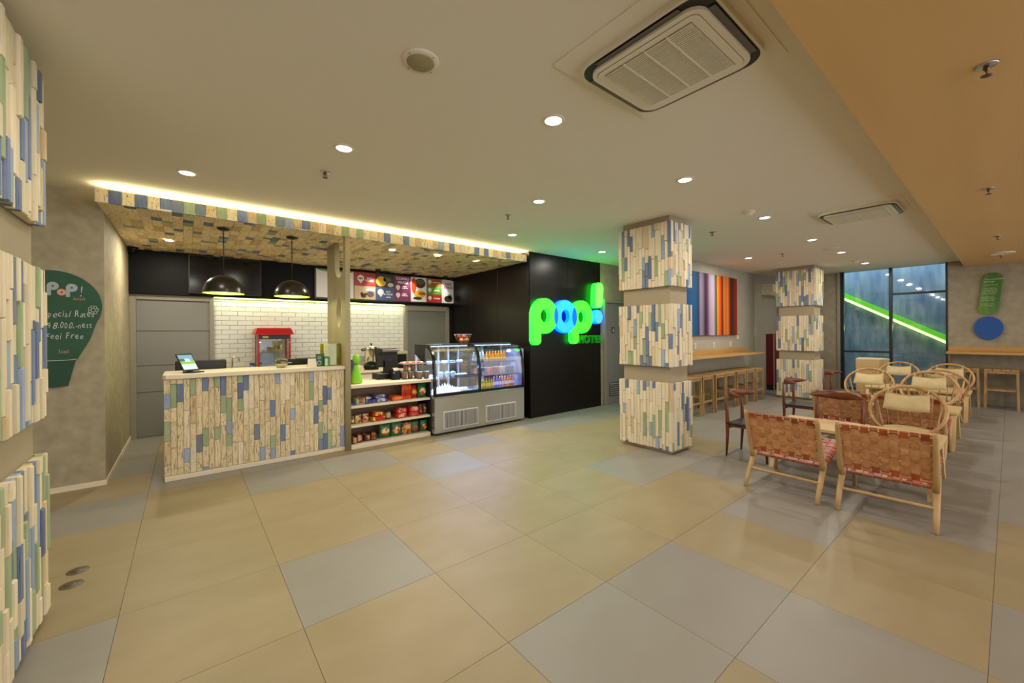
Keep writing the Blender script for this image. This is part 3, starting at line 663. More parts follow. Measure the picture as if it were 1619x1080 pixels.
for k, (x, w, h, c1, c2, lab) in enumerate(((2.075, .165, .20, cG, cC, 'big green chips bag, left of the two on the bottom shelf'), (2.235, .155, .20, cG, cC, 'big green chips bag, right of the two on the bottom shelf'),
        (2.385, .145, .165, cT, cY, 'brown and yellow chips bag in the middle of the right half, bottom shelf'), (2.51, .122, .165, cG, cL, 'green and lime chips bag second from the right, bottom shelf'),
        (2.642, .118, .165, cG, cY, 'green and yellow chips bag at the right end, bottom shelf'))):
    bag(x, 5.33, z, w, .07, h, c1, c2, lab, G3, lean=-.15)

# ---- refrigerated glass display, two bays
def prof(e=0.0):
    """front outline (y,z) of the curved glass, moved inwards by e"""
    p = [(5.125, .575), (5.13, .80), (5.15, 1.0)] + [(5.40 - .25 * cos(a), 1.03 + .255 * sin(a)) for a in [pi / 2 * k / 9 for k in range(1, 10)]] + [(5.70, 1.285)]
    out = []
    for i, (y, z) in enumerate(p):
        a = Vector(p[min(i + 1, len(p) - 1)]) - Vector(p[max(i - 1, 0)]); n = Vector((a.y, -a.x)).normalized(); out.append((y + n.x * e, z + n.y * e))
    return out
dc = Thing('display_fridge', 'stainless refrigerated display case with two curved glass bays', 'display case', loc=(3.57, 5.45, 0))
dc.part('kick_base', MB().box(2.76, 4.38, 5.20, 5.72, 0, .03), M['dkvoid'])
dc.part('steel_body', MB().rbox(2.725, 4.40, 5.125, 5.75, .03, .56, .006), M['steel'])
dc.part('steel_lip', MB().rbox(2.735, 4.39, 5.115, 5.13, .535, .555, .003), M['chrome'])
for k, (a, b) in enumerate(((2.862, 3.465), (3.606, 4.21))):
    v_ = dc.part('vent_frame', MB().rbox(a, b, 5.117, 5.127, .08, .335, .004), P_('vent_frame', 206, 204, 196, .35))
    dc.part('vent_hole', MB().box(a + .018, b - .018, 5.114, 5.118, .097, .318), P_('vent_dark', 34, 34, 40, .6), parent=v_)
    s = MB(); n = 24; w_ = (b - a - .04) / n
    for i in range(n): x = a + .02 + w_ * i; s.rbox(x, x + w_ * .42, 5.107, 5.115, .098, .317, .002)
    dc.part('vent_slats', s, P_('vent_slat', 198, 196, 190, .4), parent=v_, kind='stuff')
    for xx, zz in ((a + .03, .325), (b - .03, .325)): dc.part('screw', MB().lathe([(.001, -.002), (.005, -.002), (.005, .002)], 8, (xx, 5.115, zz - .014)), M['acblack'], parent=v_)
XA, XB, XC = 2.725, 3.49, 4.40
def arc(x0, x1, e0, e1):
    o, i = prof(e0), prof(e1); k = len(o)
    vs = [(x, y, z) for x in (x0, x1) for y, z in o] + [(x, y, z) for x in (x0, x1) for y, z in i]
    F = []
    for j in range(k - 1):
        F += [(j, j + 1, k + j + 1, k + j), (2 * k + j, 3 * k + j, 3 * k + j + 1, 2 * k + j + 1), (j, 2 * k + j, 2 * k + j + 1, j + 1), (k + j, k + j + 1, 3 * k + j + 1, 3 * k + j)]
    F += [(0, k, 3 * k, 2 * k), (k - 1, 3 * k - 1, 4 * k - 1, 2 * k - 1)]
    return MB().add(vs, F)
for x in (XA, XB, XC - .03): dc.part('black_frame', arc(x, x + .028, -.012, .035), P_('gloss_black', 10, 10, 13, .2))
dc.part('black_sill', MB().rbox(XA, XC, 5.118, 5.16, .56, .60, .004), P_('gloss_black', 10, 10, 13, .2))
dc.part('curved_glass', arc(XA + .028, XB, -.004, 0), M['glass'])
dc.part('curved_glass', arc(XB + .028, XC - .03, -.004, 0), M['glass'])
dc.part('roof', MB().rbox(XA, XC, 5.42, 5.75, 1.285, 1.30, .004), P_('case_roof', 60, 62, 66, .3, metal=.6))
dc.part('rear_glass_door', MB().box(XA + .03, XC - .03, 5.725, 5.732, .60, 1.285), M['glass'])
rb = MB()
for x in (XA, 3.1, 3.28, XB - .02, 3.95, XC - .03): rb.box(x, x + .03, 5.715, 5.745, .56, 1.29)
rb.box(XA, XC, 5.715, 5.745, 1.25, 1.29)
dc.part('rear_frame', rb, P_('case_frame_white', 196, 200, 214, .4))
dc.part('end_wall', MB().box(XC - .012, XC, 5.14, 5.72, .56, 1.20), P_('case_wall_grey', 120, 130, 160, .4))
dc.part('centre_wall', MB().box(XB + .01, XB + .018, 5.16, 5.70, .56, 1.15), M['glass'])
dc.part('black_side', MB().prism([(5.42, 1.0), (5.72, 1.14), (5.75, 1.14), (5.75, 1.295), (5.42, 1.29)], XA - .001, XA + .012, 'x'), P_('gloss_black', 10, 10, 13, .2))
dc.part('deck', MB().box(XA + .03, XC - .02, 5.16, 5.72, .565, .575), P_('case_wall_white', 206, 210, 222, .4))
for a, b in ((XA + .03, XB - .005), (XB + .03, XC - .03)):
    for zz, y0 in ((.99, 5.29), (.785, 5.22)): dc.part('glass_shelf' if b < 3.6 else 'wire_shelf', MB().box(a, b, y0, 5.70, zz, zz + .008), M['glass'] if b < 3.6 else P_('shelf_dark', 30, 34, 60, .3))
    for zz, y0 in ((1.262, 5.42),):
        dc.part('led_tube', MB().box(a + .02, b - .02, y0, y0 + .014, zz, zz + .009), glow('led_blue_white', 190, 215, 255, 5))
area_light('case_lamp', (3.10, 5.43, 1.255), .70, 6, (.45, .68, 1.0), shape='RECTANGLE', size_y=.05)
area_light('case_lamp', (3.95, 5.43, 1.255), .80, 5, (.50, .62, 1.0), shape='RECTANGLE', size_y=.05)
for zz, y in ((.97, 5.40), (.765, 5.33)):
    area_light('case_shelf_lamp', (3.10, y, zz), .7, 2.6, (.5, .72, 1.0), shape='RECTANGLE', size_y=.03)
    area_light('case_shelf_lamp', (3.95, y, zz), .8, 3, (.5, .6, 1.0), shape='RECTANGLE', size_y=.03)
area_light('added_case_spill', (3.55, 5.17, .95), 1.2, 9, (.12, .2, 1.0), rot=(radians(-38), 0, 0), shape='RECTANGLE', size_y=.1)  # added lamp without a fitting, throws blue onto the floor in front

# things inside the cold case
def plate(x, y, z, r, lab, fill, n=4, grp=None):
    t = Thing('food_plate', lab, 'plate', loc=(x, y, z), group=grp)
    t.part('plate_disc', MB().lathe([(.001, .0), (r * .6, .0), (r, .012), (r * .98, .016), (r * .6, .006), (.001, .006)], 18, cap0=False, cap1=False), P_('plate_white', 226, 230, 236, .3), local=True)
    for i in range(n):
        a = 2 * pi * i / n + .4
        t.part('wrapped_roll', MB().lathe([(.001, 0), (.02, .004), (.028, .018), (.02, .036), (.001, .042)], 10, (r * .5 * cos(a), r * .5 * sin(a), .006), cap0=False, cap1=False, sx=1.2, sy=.9), fill, local=True)
    return t
wA = P_('pastry_wrap', 120, 132, 168, .3); wB = P_('pastry_pale', 214, 222, 236, .35); wM = P_('cup_mint', 120, 200, 190, .3)
for k, x in enumerate((2.84, 2.97, 3.10, 3.24, 3.37)):
    plate(x, 5.50, .999, .058, ('plate of wrapped pastries, %s on the upper glass shelf' % ('leftmost', 'second from left', 'middle one', 'fourth from left', 'rightmost')[k]), wA if k % 2 else wB, 4, 'plates on the upper glass shelf')
for k, x in enumerate((2.99, 3.10, 3.20)):
    t = Thing('dessert_cup', 'mint green dessert cup, %s of three on the lower glass shelf' % ('left', 'middle', 'right')[k], 'cup', loc=(x, 5.42, .794), group='mint cups on the lower glass shelf')
    t.part('cup_body', MB().lathe([(.028, 0), (.042, .05), (.044, .055), (.040, .055), (.001, .045)], 16, cap1=False), wB, local=True)
    t.part('lid', MB().lathe([(.045, .055), (.042, .07), (.02, .085), (.001, .088)], 16, cap1=False), wM, local=True)
t = Thing('pastry_tray', 'white heap of wrapped rolls on a tray, right end of lower glass shelf', 'tray', loc=(3.36, 5.45, .794))
t.part('tray', MB().rbox(-.10, .10, -.09, .09, 0, .012, .004), P_('tray_dark', 40, 44, 60, .4), local=True)
for i in range(10): t.part('roll', MB().lathe([(.001, 0), (.018, .006), (.022, .016), (.001, .032)], 8, (-.08 + .04 * (i % 5), -.03 + .05 * (i // 5), .012), cap0=False, cap1=False), wB, local=True)
t = Thing('pastry_tray', 'white tray of folded paper packets, left end of the lower glass shelf', 'tray', loc=(2.84, 5.42, .794))
t.part('tray', MB().rbox(-.08, .07, -.09, .09, 0, .012, .004), P_('plate_white', 226, 230, 236, .3), local=True)
for i in range(6): t.part('paper_packet', MB().lathe([(.03, 0), (.001, .05)], 5, (-.045 + .04 * (i % 3), -.04 + .06 * (i // 3), .012)), wB, local=True)
t = Thing('napkin_heap', 'heap of upright white folded napkins on the deck of the left glass bay', 'napkins', loc=(3.0, 5.35, .576))
for i in range(11):
    x = -.19 + .042 * i; h = .07 + .075 * max(0, 1 - abs(i - 5) / 4.5)
    t.part('napkin', MB().add([(x - .04, -.05, 0), (x + .04, -.05, 0), (x + .03, .05, 0), (x - .03, .05, 0), (x, 0, h)], [(0, 3, 2, 1), (0, 1, 4), (1, 2, 4), (2, 3, 4), (3, 0, 4)]), P_('napkin_white', 238, 240, 244, .6), local=True)
plate(3.36, 5.38, .576, .095, 'wide plate of pale pastries on the deck beside the napkins', wB, 7)

def bottle(x, y, z, h, r, liquid, cap, lab, grp, name='drink_bottle', labelm=None):
    t = Thing(name, lab, 'bottle', loc=(x, y, z), group=grp)
    t.part('bottle_body', MB().lathe([(r * .85, 0), (r, .01), (r, h * .62), (r * .8, h * .74), (r * .38, h * .85), (r * .36, h * .93)], 10), liquid, local=True)
    t.part('cap', MB().lathe([(r * .45, h * .92), (r * .45, h), (r * .35, h * 1.01)], 8), cap, local=True)
    if labelm: t.part('paper_label', MB().lathe([(r * 1.03, h * .25), (r * 1.03, h * .55)], 10, cap0=False, cap1=False), labelm, local=True)
    return t
def can(x, y, z, lab, grp, m, h=.115, r=.027):
    t = Thing('drink_can', lab, 'can', loc=(x, y, z), group=grp)
    t.part('can_body', MB().lathe([(r * .8, 0), (r, .008), (r, h * .9), (r * .8, h * .98)], 10), m, local=True)
    t.part('can_lid', MB().lathe([(r * .82, h * .98), (r * .82, h), (r * .3, h * .985)], 10), P_('can_lid', 215, 218, 224, .3, metal=.6), local=True)
ORD = ['first', 'second', 'third', 'fourth', 'fifth', 'sixth', 'seventh', 'eighth', 'ninth', 'tenth', 'eleventh', 'twelfth', 'thirteenth', 'fourteenth']
bW = P_('bottle_water', 176, 200, 220, .15); bO = P_('bottle_orange', 226, 130, 30, .2); bYc = P_('bottle_yellow', 240, 204, 40, .3); bG = P_('bottle_lime', 168, 170, 40, .2)
cW = P_('cap_white', 236, 236, 236, .4); cRd = P_('cap_red', 206, 40, 40, .4); bV = P_('bottle_violet', 130, 120, 200, .2)
row1 = [3.59, 3.65, 3.71, 3.77] ; row2 = [3.83, 3.89, 3.95, 4.01, 4.07, 4.13, 4.19]
for k, x in enumerate(row1): bottle(x, 5.42, .999, .155, .026, bW, cW, ORD[k] + ' clear water bottle from the left, upper fridge shelf', 'water bottles on the upper fridge shelf', labelm=cW)
for k, x in enumerate(row2): bottle(x, 5.40, .999, .16, .026, bO, bYc, ORD[k] + ' orange juice bottle from the left, upper fridge shelf', 'orange juice bottles on the upper fridge shelf', labelm=bYc)
cans = ['wrap_pink', 'wrap_silver', 'wrap_blue', 'wrap_blue', 'wrap_orange', 'wrap_red', 'wrap_brown', 'wrap_red', 'wrap_silver', 'wrap_silver', 'wrap_blue', 'wrap_blue', 'wrap_blue']
CN = {'wrap_pink': 'pinkish', 'wrap_silver': 'silver', 'wrap_blue': 'blue', 'wrap_orange': 'orange', 'wrap_red': 'red', 'wrap_brown': 'brown'}
for k, c in enumerate(cans): can(3.57 + .062 * k, 5.34, .794, ORD[k] + ' can from the left on the middle fridge shelf, ' + CN[c], 'cans on the middle fridge shelf', M[c])
for k in range(6): bottle(3.57 + .053 * k, 5.27, .576, .165, .025, bG, cRd, ORD[k] + ' red-capped lime green bottle from the left, fridge deck', 'lime bottles on the fridge deck', labelm=bYc)
for k in range(8): bottle(3.90 + .056 * k, 5.29, .576, .175, .025, bV if k < 3 else (P_('bottle_pink', 220, 150, 150, .2) if k % 2 else bO), bYc if k % 2 else cW, ORD[k] + (' pale violet bottle' if k < 3 else ' pink or orange bottle') + ' right of the lime ones, fridge deck', 'mixed bottles on the fridge deck', labelm=cW)
# fruit bowl on top
fb = Thing('fruit_bowl', 'clear glass bowl of fruit standing on the display case', 'bowl', loc=(3.47, 5.55, 1.30))
fb.part('glass_bowl', MB().lathe([(.001, 0), (.07, .0), (.085, .02), (.12, .08), (.145, .145), (.141, .145), (.116, .08), (.08, .024), (.001, .006)], 28, cap0=False, cap1=False), M['glass'], local=True)
fb.part('rim', MB().tube([(.145 * cos(a), .145 * sin(a), .145) for a in [2 * pi * i / 28 for i in range(28)]], .003, 6, closed=True), P_('glass_rim', 200, 205, 200, .2), local=True)
for k, (x, y, z) in enumerate(((-.05, -.03, .04), (.05, -.035, .04), (0, .045, .04), (-.065, .02, .095), (.06, .02, .095), (0, -.02, .10))):
    o = single('fruit', MB().lathe([(.001, -.038), (.024, -.03), (.038, 0), (.026, .03), (.006, .036), (.001, .032)], 12, (3.47 + x, 5.55 + y, 1.305 + z), cap0=False, cap1=False), P_('fruit_orange', 226, 130, 40, .45) if k < 2 else P_('fruit_red', 150, 40, 24, .35),
               ('front left orange in the glass bowl', 'front right orange in the glass bowl', 'rear lower red fruit in the glass bowl', 'left upper red fruit in the glass bowl', 'right upper red fruit in the glass bowl', 'top middle red fruit in the glass bowl')[k], 'fruit', 'fruit in the glass bowl', org=(3.47 + x, 5.55 + y, 1.30))

# ---- noodle cups and tray on the low worktop
def cup(x, y, z, lab):
    t = Thing('noodle_cup', lab, 'cup', loc=(x, y, z), group='stacked noodle cups')
    t.part('cup_body', MB().lathe([(.031, 0), (.033, .004), (.041, .098)], 18), P_('cup_green', 48, 78, 66, .5), local=True)
    t.part('paper_label', MB().lathe([(.0345, .018), (.0412, .088)], 10, cap0=False, cap1=False, sx=1.0), P_('cup_orange', 206, 118, 88, .5), local=True)
    t.part('foil_lid', MB().lathe([(.043, .098), (.044, .103), (.001, .104)], 18, cap1=False), P_('cup_lid', 196, 204, 204, .35), local=True)
for a in ((2.42, 5.46, .813, 'leftmost noodle cup in the lowest row, beside the till'), (2.515, 5.46, .813, 'noodle cup in the lowest row, right of the leftmost'), (2.59, 5.31, .813, 'left noodle cup of the front pair on the worktop'),
          (2.69, 5.30, .813, 'right noodle cup of the front pair on the worktop'), (2.61, 5.45, .813, 'noodle cup in the lowest row behind the front pair'),
          (2.45, 5.46, .918, 'left noodle cup of the upper row'), (2.56, 5.46, .918, 'middle noodle cup of the upper row'), (2.65, 5.44, .918, 'right noodle cup of the upper row, slightly lower in view')):
    cup(*a)
t = Thing('snack_tray', 'shallow tray of pink and white packets lying on the noodle cups', 'tray', loc=(2.54, 5.46, 1.024))
t.part('tray', MB().rbox(-.17, .17, -.09, .09, 0, .012, .004), P_('tray_wood', 176, 140, 104, .5), local=True)
for i in range(7): t.part('packet', MB().rbox(-.155 + .044 * i, -.118 + .044 * i, -.075, .07, .012, .03 + .006 * (i % 2), .005), (P_('packet_white', 230, 214, 206, .4), M['wrap_pink'])[i % 2], local=True)

# till
tl = Thing('cash_till', 'black point-of-sale till seen from behind, screen tilted, on the low worktop', 'till', loc=(2.3, 5.68, .812))
tl.part('cash_drawer', MB().rbox(-.20, .22, -.10, .17, 0, .085, .006), M['black'], local=True)
tl.part('stand', MB().prism([(-.06, .085), (.06, .085), (.03, .26), (-.02, .26)], -.08, .08, 'x').box(-.1, .1, -.06, .1, .085, .10), M['black'], local=True)
scr = MB().rbox(-.165, .165, -.02, .02, 0, .27, .006, M=Matrix.Translation((-.02, .03, .17)) @ Matrix.Rotation(radians(-14), 4, 'X'))
tl.part('screen', scr, M['black'], local=True)
tl.part('customer_display', MB().rbox(-.12, .13, -.05, -.02, .39, .425, .004), P_('till_grey', 120, 104, 98, .35), local=True)
pr_ = Thing('receipt_printer', 'black receipt printer with white paper curl between till and cups', 'printer', loc=(2.30, 5.485, .812))
pr_.part('casing', MB().rbox(-.06, .06, -.055, .08, 0, .135, .012), M['black'], local=True)
pr_.part('badge', MB().lathe([(.001, 0), (.012, 0), (.012, .003)], 12, (-.04, -.057, .10)), cW, local=True)
pr_.part('paper_roll', MB().add([(-.04, -.05, .125), (.04, -.05, .125), (.04, -.03, .16), (-.04, -.03, .16), (-.04, .01, .165), (.04, .01, .165), (-.04, -.048, .123), (.04, -.048, .123), (.04, -.028, .157), (-.04, -.028, .157), (-.04, .01, .162), (.04, .01, .162)],
         [(0, 1, 2, 3), (3, 2, 5, 4), (6, 9, 8, 7), (9, 10, 11, 8), (0, 6, 7, 1), (4, 5, 11, 10)]), P_('till_paper', 190, 180, 164, .6), local=True)

# green leaf-shaped thing and blue leaflet box by the fin
gb = Thing('gift_bag', 'bright lime green tied fabric bag standing at the left end of the low worktop', 'bag', loc=(1.72, 5.36, .812))
gb.part('pouch', MB().lathe([(.066, 0), (.078, .02), (.066, .10), (.045, .18), (.026, .24), (.024, .26)], 12, sy=.7), P_('lime_fabric', 128, 200, 30, .6), local=True)
gb.part('gathered_top', MB().lathe([(.024, .258), (.050, .31), (.036, .37), (.012, .385)], 8, cap1=False, sy=.6), P_('lime_fabric', 128, 200, 30, .6), local=True)
gb.part('ribbon', MB().tube([(-.02, -.012, .255), (0, -.017, .258), (.02, -.012, .255), (.016, .012, .25), (-.016, .012, .25)], .005, 6, closed=True), P_('ribbon_green', 30, 110, 30, .5), local=True)
bx = Thing('leaflet_box', 'navy blue upright box behind the lime green bag', 'box', loc=(1.80, 5.72, .812))
bx.part('box_body', MB().rbox(-.06, .06, -.04, .04, 0, .30, .004), P_('navy_card', 44, 54, 86, .5), local=True)
bx.part('white_edge', MB().box(.056, .063, -.041, .041, 0, .302).box(-.06, .06, -.041, .041, .30, .306), cW, local=True)

# ---- things on the long counter
tb = Thing('tablet_stand', 'tablet on a black stand with a green landscape screen, left on the counter', 'tablet', loc=(.06, 5.44, ZT), rz=radians(36))
tm = Matrix.Translation((0, .03, .018)) @ Matrix.Rotation(radians(-33), 4, 'X')
tb.part('base', MB().rbox(-.075, .075, -.055, .06, 0, .012, .004), M['black'], local=True)
tb.part('prop', MB().add([tm @ Vector(p) for p in ((-.02, .004, .10), (.02, .004, .10), (.02, .014, .10), (-.02, .014, .10))] + [Vector(p) for p in ((-.03, .05, .012), (.03, .05, .012), (.03, .058, .012), (-.03, .058, .012))], [(0, 1, 5, 4), (1, 2, 6, 5), (2, 3, 7, 6), (3, 0, 4, 7), (0, 3, 2, 1), (4, 5, 6, 7)]), M['black'], local=True)
tb.part('tablet_body', MB().rbox(-.085, .085, -.004, .004, 0, .215, .003, M=tm), M['black'], local=True)
def on_tab(x0, x1, z0, z1, e=.0048): return MB().add([tm @ Vector(p) for p in ((x0, -e, z0), (x1, -e, z0), (x1, -e, z1), (x0, -e, z1), (x0, -.003, z0), (x1, -.003, z0), (x1, -.003, z1), (x0, -.003, z1))], [(0, 1, 2, 3), (7, 6, 5, 4), (0, 4, 5, 1), (1, 5, 6, 2), (2, 6, 7, 3), (3, 7, 4, 0)])
scp = tb.part('screen', on_tab(-.072, .072, .018, .197), glow('screen_sky', 96, 140, 176, .55), local=True)
tb.part('screen_hill', on_tab(-.072, .072, .085, .125, .0052), glow('screen_hill', 120, 160, 60, .5), local=True, parent=scp)
tb.part('screen_trees', on_tab(-.072, -.01, .12, .15, .0053), glow('screen_trees', 30, 86, 96, .5), local=True, parent=scp)
tb.part('screen_footer', on_tab(-.072, .072, .018, .085, .0053), glow('screen_footer', 176, 194, 204, .6), local=True, parent=scp)
tb.part('screen_card', on_tab(-.02, .03, .112, .15, .0056), glow('screen_card', 170, 210, 226, .6), local=True, parent=scp)
mo = Thing('monitor', 'black monitor seen from behind over the left counter edge, behind the tablet', 'monitor', loc=(.14, 5.74, 0))
mo.part('rear_shell', MB().rbox(-.24, .235, -.02, .02, .92, 1.165, .012).prism([(-.20, .95), (.19, .95), (.17, 1.135), (-.18, 1.135)], -.035, -.015, 'y'), P_('monitor_shell', 26, 22, 20, .4), local=True)
mo.part('badge', MB().rbox(-.125, -.095, -.038, -.034, 1.088, 1.096, .001), cW, local=True)
mo.part('foot', MB().box(-.03, .03, 0, .04, .80, .95).rbox(-.12, .12, -.08, .10, .78, .80, .004), M['black'], local=True)
dk = Thing('staff_desk', 'lower white staff desk hidden behind the long counter', 'desk', loc=(.68, 6.0, 0))
dk.part('desk_top', MB().rbox(-.165, 1.50, 5.872, 6.35, .74, .78, .004), M['white'])
dk.part('desk_side', MB().box(-.16, -.12, 5.88, 6.33, 0, .74).box(1.46, 1.50, 5.88, 6.33, 0, .74), M['white'])
mo.o.location = (.14, 5.98, -.0); 
mo2 = Thing('laptop', 'wide black laptop lid seen from behind, right of the succulent bowl', 'laptop', loc=(1.20, 6.0, 0))
mo2.part('lid', MB().rbox(-.30, .20, -.012, .012, .80, 1.135, .008), P_('monitor_shell', 26, 22, 20, .4), local=True)
mo2.part('keyboard', MB().rbox(-.30, .20, .02, .28, .78, .80, .004), M['black'], local=True)
mo2.part('badge', MB().rbox(-.20, -.115, -.015, -.011, 1.082, 1.091, .001), cW, local=True)

sb = Thing('terrarium_bowl', 'round glass bowl with pale succulents on the counter', 'plant bowl', loc=(.885, 5.50, ZT))
sb.part('glass_globe', MB().lathe([(.001, 0), (.04, 0), (.062, .02), (.074, .055), (.068, .09), (.05, .108), (.047, .106), (.064, .088), (.07, .055), (.058, .022), (.001, .004)], 24, cap0=False, cap1=False), M['glass'], local=True)
sb.part('sand', MB().lathe([(.001, .004), (.056, .022), (.066, .045), (.001, .05)], 18, cap0=False, cap1=False), P_('sand_pale', 214, 202, 140, .8), local=True)
for i in range(9):
    a = i * 2.4; r = .012 + .036 * (i / 9)
    cx, cy = r * cos(a), r * sin(a); pm = MB()
    for j in range(7):
        b = 2 * pi * j / 7; pm.add([(cx, cy, .048), (cx + .012 * cos(b - .4), cy + .012 * sin(b - .4), .06), (cx + .022 * cos(b), cy + .022 * sin(b), .082), (cx + .012 * cos(b + .4), cy + .012 * sin(b + .4), .06)], [(0, 1, 2), (0, 2, 3), (0, 3, 2, 1)])
    sb.part('succulent', pm, (P_('succulent_pale', 190, 186, 130, .6), P_('succulent_dark', 96, 96, 60, .6), P_('succulent_green', 130, 150, 90, .6))[i % 3], local=True)
cd = Thing('tent_card', 'small folded white card standing on the counter near the green sign', 'card', loc=(1.20, 5.40, ZT))
cd.part('card_front', MB().add([(-.05, -.03, 0), (.05, -.03, 0), (.045, 0, .10), (-.045, 0, .10), (-.05, -.028, 0), (.05, -.028, 0), (.045, .002, .10), (-.045, .002, .10)], [(0, 1, 2, 3), (7, 6, 5, 4), (0, 4, 5, 1), (2, 6, 7, 3), (1, 5, 6, 2), (0, 3, 7, 4)]), P_('card_white', 222, 212, 196, .6), local=True)
cd.part('card_back', MB().add([(-.05, .03, 0), (.05, .03, 0), (.045, .002, .10), (-.045, .002, .10), (-.05, .028, 0), (.05, .028, 0), (.045, 0, .099), (-.045, 0, .099)], [(3, 2, 1, 0), (4, 5, 6, 7), (1, 2, 6, 5), (0, 4, 7, 3), (0, 1, 5, 4)]), P_('card_white', 222, 212, 196, .6), local=True)
gs = Thing('green_menu_holder', 'dark green card holder with white ring emblem beside the yellow acrylic box', 'card holder', loc=(1.30, 5.42, ZT))
gs.part('holder', MB().rbox(-.05, .045, -.012, .012, 0, .155, .003), P_('holder_green', 34, 84, 44, .4), local=True)
gs.part('ring_emblem', MB().tube([(-.015 + .022 * cos(a), -.014, .045 + .022 * sin(a)) for a in [2 * pi * i / 18 for i in range(18)]], .003, 5, closed=True).tube([(-.015 + .014 * cos(a), -.014, .108 + .014 * sin(a)) for a in [2 * pi * i / 14 for i in range(14)]], .003, 5, closed=True), cW, local=True)
gs2 = Thing('green_menu_holder', 'smaller bright green card stand with pale card, just right of the emblem', 'card holder', loc=(1.37, 5.37, ZT))
gs2.part('holder', MB().rbox(-.035, .03, -.01, .01, 0, .12, .003), P_('holder_green2', 70, 130, 60, .4), local=True)
gs2.part('pale_card', MB().rbox(-.03, .0, -.014, -.010, .01, .095, .001), P_('card_mint', 190, 214, 180, .5), local=True)
yb = Thing('suggestion_box', 'translucent yellow acrylic box at the right end of the counter', 'box', loc=(1.448, 5.50, ZT))
yel = glass_mat('yellow_acrylic', (.86, .86, .35, 1), gloss=.2)
yb.part('acrylic_shell', MB().box(-.11, .085, -.09, -.086, 0, .275).box(-.11, .085, .086, .09, 0, .275).box(-.11, -.106, -.09, .09, 0, .275).box(.081, .085, -.09, .09, 0, .275).box(-.115, .09, -.095, .095, .275, .282), yel, local=True)
yb.part('yellow_leaflet', MB().rbox(-.01, .07, -.08, -.076, .12, .255, .001), P_('leaflet_yellow', 196, 196, 30, .5), local=True)
yb.part('white_leaflet', MB().rbox(-.095, -.055, -.08, -.076, .05, .19, .001), P_('card_white', 222, 212, 196, .6), local=True)

# ---- back counter with popcorn machine, tap, urn
bc = Thing('back_counter', 'pale counter along the white brick wall', 'counter', loc=(1.9, 7.5, 0))
bc.part('worktop', MB().rbox(.36, 3.44, 7.28, 7.82, .76, .80, .004), M['white'])
for k in range(5): bc.part('cabinet_door', MB().rbox(.37 + .614 * k, .37 + .614 * k + .606, 7.31, 7.33, .06, .755, .003), M['white'])
bc.part('carcass', MB().box(.38, 3.42, 7.33, 7.81, 0, .76), M['white'])
pm = Thing('popcorn_machine', 'red popcorn machine with roof and glass cabinet on the back counter', 'popcorn machine', loc=(1.10, 7.55, .80))
red = P_('popcorn_red', 168, 20, 22, .3)
pm.part('base', MB().rbox(-.235, .225, -.17, .17, 0, .14, .006), P_('popcorn_navy', 30, 36, 66, .4), local=True)
roof = MB().add([(-.27, -.21, .67), (.265, -.21, .67), (.265, .21, .67), (-.27, .21, .67), (-.235, -.16, .765), (.23, -.16, .765), (.23, .16, .765), (-.235, .16, .765), (-.27, -.21, .66), (.265, -.21, .66), (.265, .21, .66), (-.27, .21, .66)],
        [(0, 1, 5, 4), (1, 2, 6, 5), (2, 3, 7, 6), (3, 0, 4, 7), (4, 5, 6, 7), (8, 11, 10, 9), (0, 8, 9, 1), (1, 9, 10, 2), (2, 10, 11, 3), (3, 11, 8, 0)])
pm.part('roof', roof, red, local=True)
pm.part('header_panel', MB().rbox(-.22, .21, -.172, -.155, .59, .66, .003), P_('header_black', 26, 18, 14, .4), local=True)
pm.part('gold_emblem', MB().rbox(-.17, -.09, -.176, -.171, .605, .64, .002), P_('gold_print', 190, 160, 90, .4), local=True)
for x in (-.235, .20):
    for y in (-.17, .145): pm.part('corner_post', MB().rbox(x, x + .027, y, y + .025, .14, .66, .003), red, local=True)
pm.part('glass_pane', MB().box(-.208, .20, -.165, -.162, .14, .59).box(-.232, -.229, -.145, .145, .14, .66).box(.222, .225, -.145, .145, .14, .66), M['glass'], local=True)
pm.part('back_panel', MB().box(-.208, .20, .155, .162, .14, .66), P_('popcorn_back', 176, 172, 160, .4), local=True)
pm.part('kettle', MB().lathe([(.001, 0), (.075, 0), (.085, .02), (.085, .10), (.09, .105)], 18, (.05, 0, .40), cap0=False), M['chrome'], local=True)
pm.part('kettle_arm', MB().tube([(.05, 0, .50), (.05, 0, .60)], .01, 8).tube([(-.05, -.02, .47), (-.11, -.04, .49), (-.13, -.05, .44)], .007, 6), M['chrome'], local=True)
pm.part('popcorn_tray', MB().rbox(-.205, .02, -.15, .14, .14, .20, .004), P_('tray_pale', 170, 186, 206, .3), local=True)
pm.part('warming_plate', MB().rbox(-.205, -.01, -.05, -.045, .20, .36, .003), P_('tray_pale2', 150, 164, 190, .3), local=True)
for x in (-.20, .205):
    for z in (.20, .53): pm.part('hinge', MB().rbox(x - .016, x + .016, -.178, -.168, z, z + .022, .003), M['chrome'], local=True)
tp = Thing('faucet', 'chrome swan-neck tap by the popcorn machine', 'tap', loc=(.555, 7.60, .80))
tp.part('spout', MB().tube([(0, 0, 0), (0, 0, .27)] + [(.0 + .045 - .045 * cos(a), 0, .27 + .045 * sin(a)) for a in [pi * k / 8 for k in range(1, 9)]] + [(.09, 0, .24)], .010, 8), M['chrome'], local=True)
tp.part('base_ring', MB().lathe([(.025, 0), (.025, .02), (.014, .03)], 12), M['chrome'], local=True)
tp.part('lever', MB().tube([(0, -.01, .10), (0, -.06, .13)], .005, 6), M['chrome'], local=True)
sp = Thing('spray_bottle', 'blue-headed spray bottle left of the popcorn machine', 'bottle', loc=(.815, 7.42, .80))
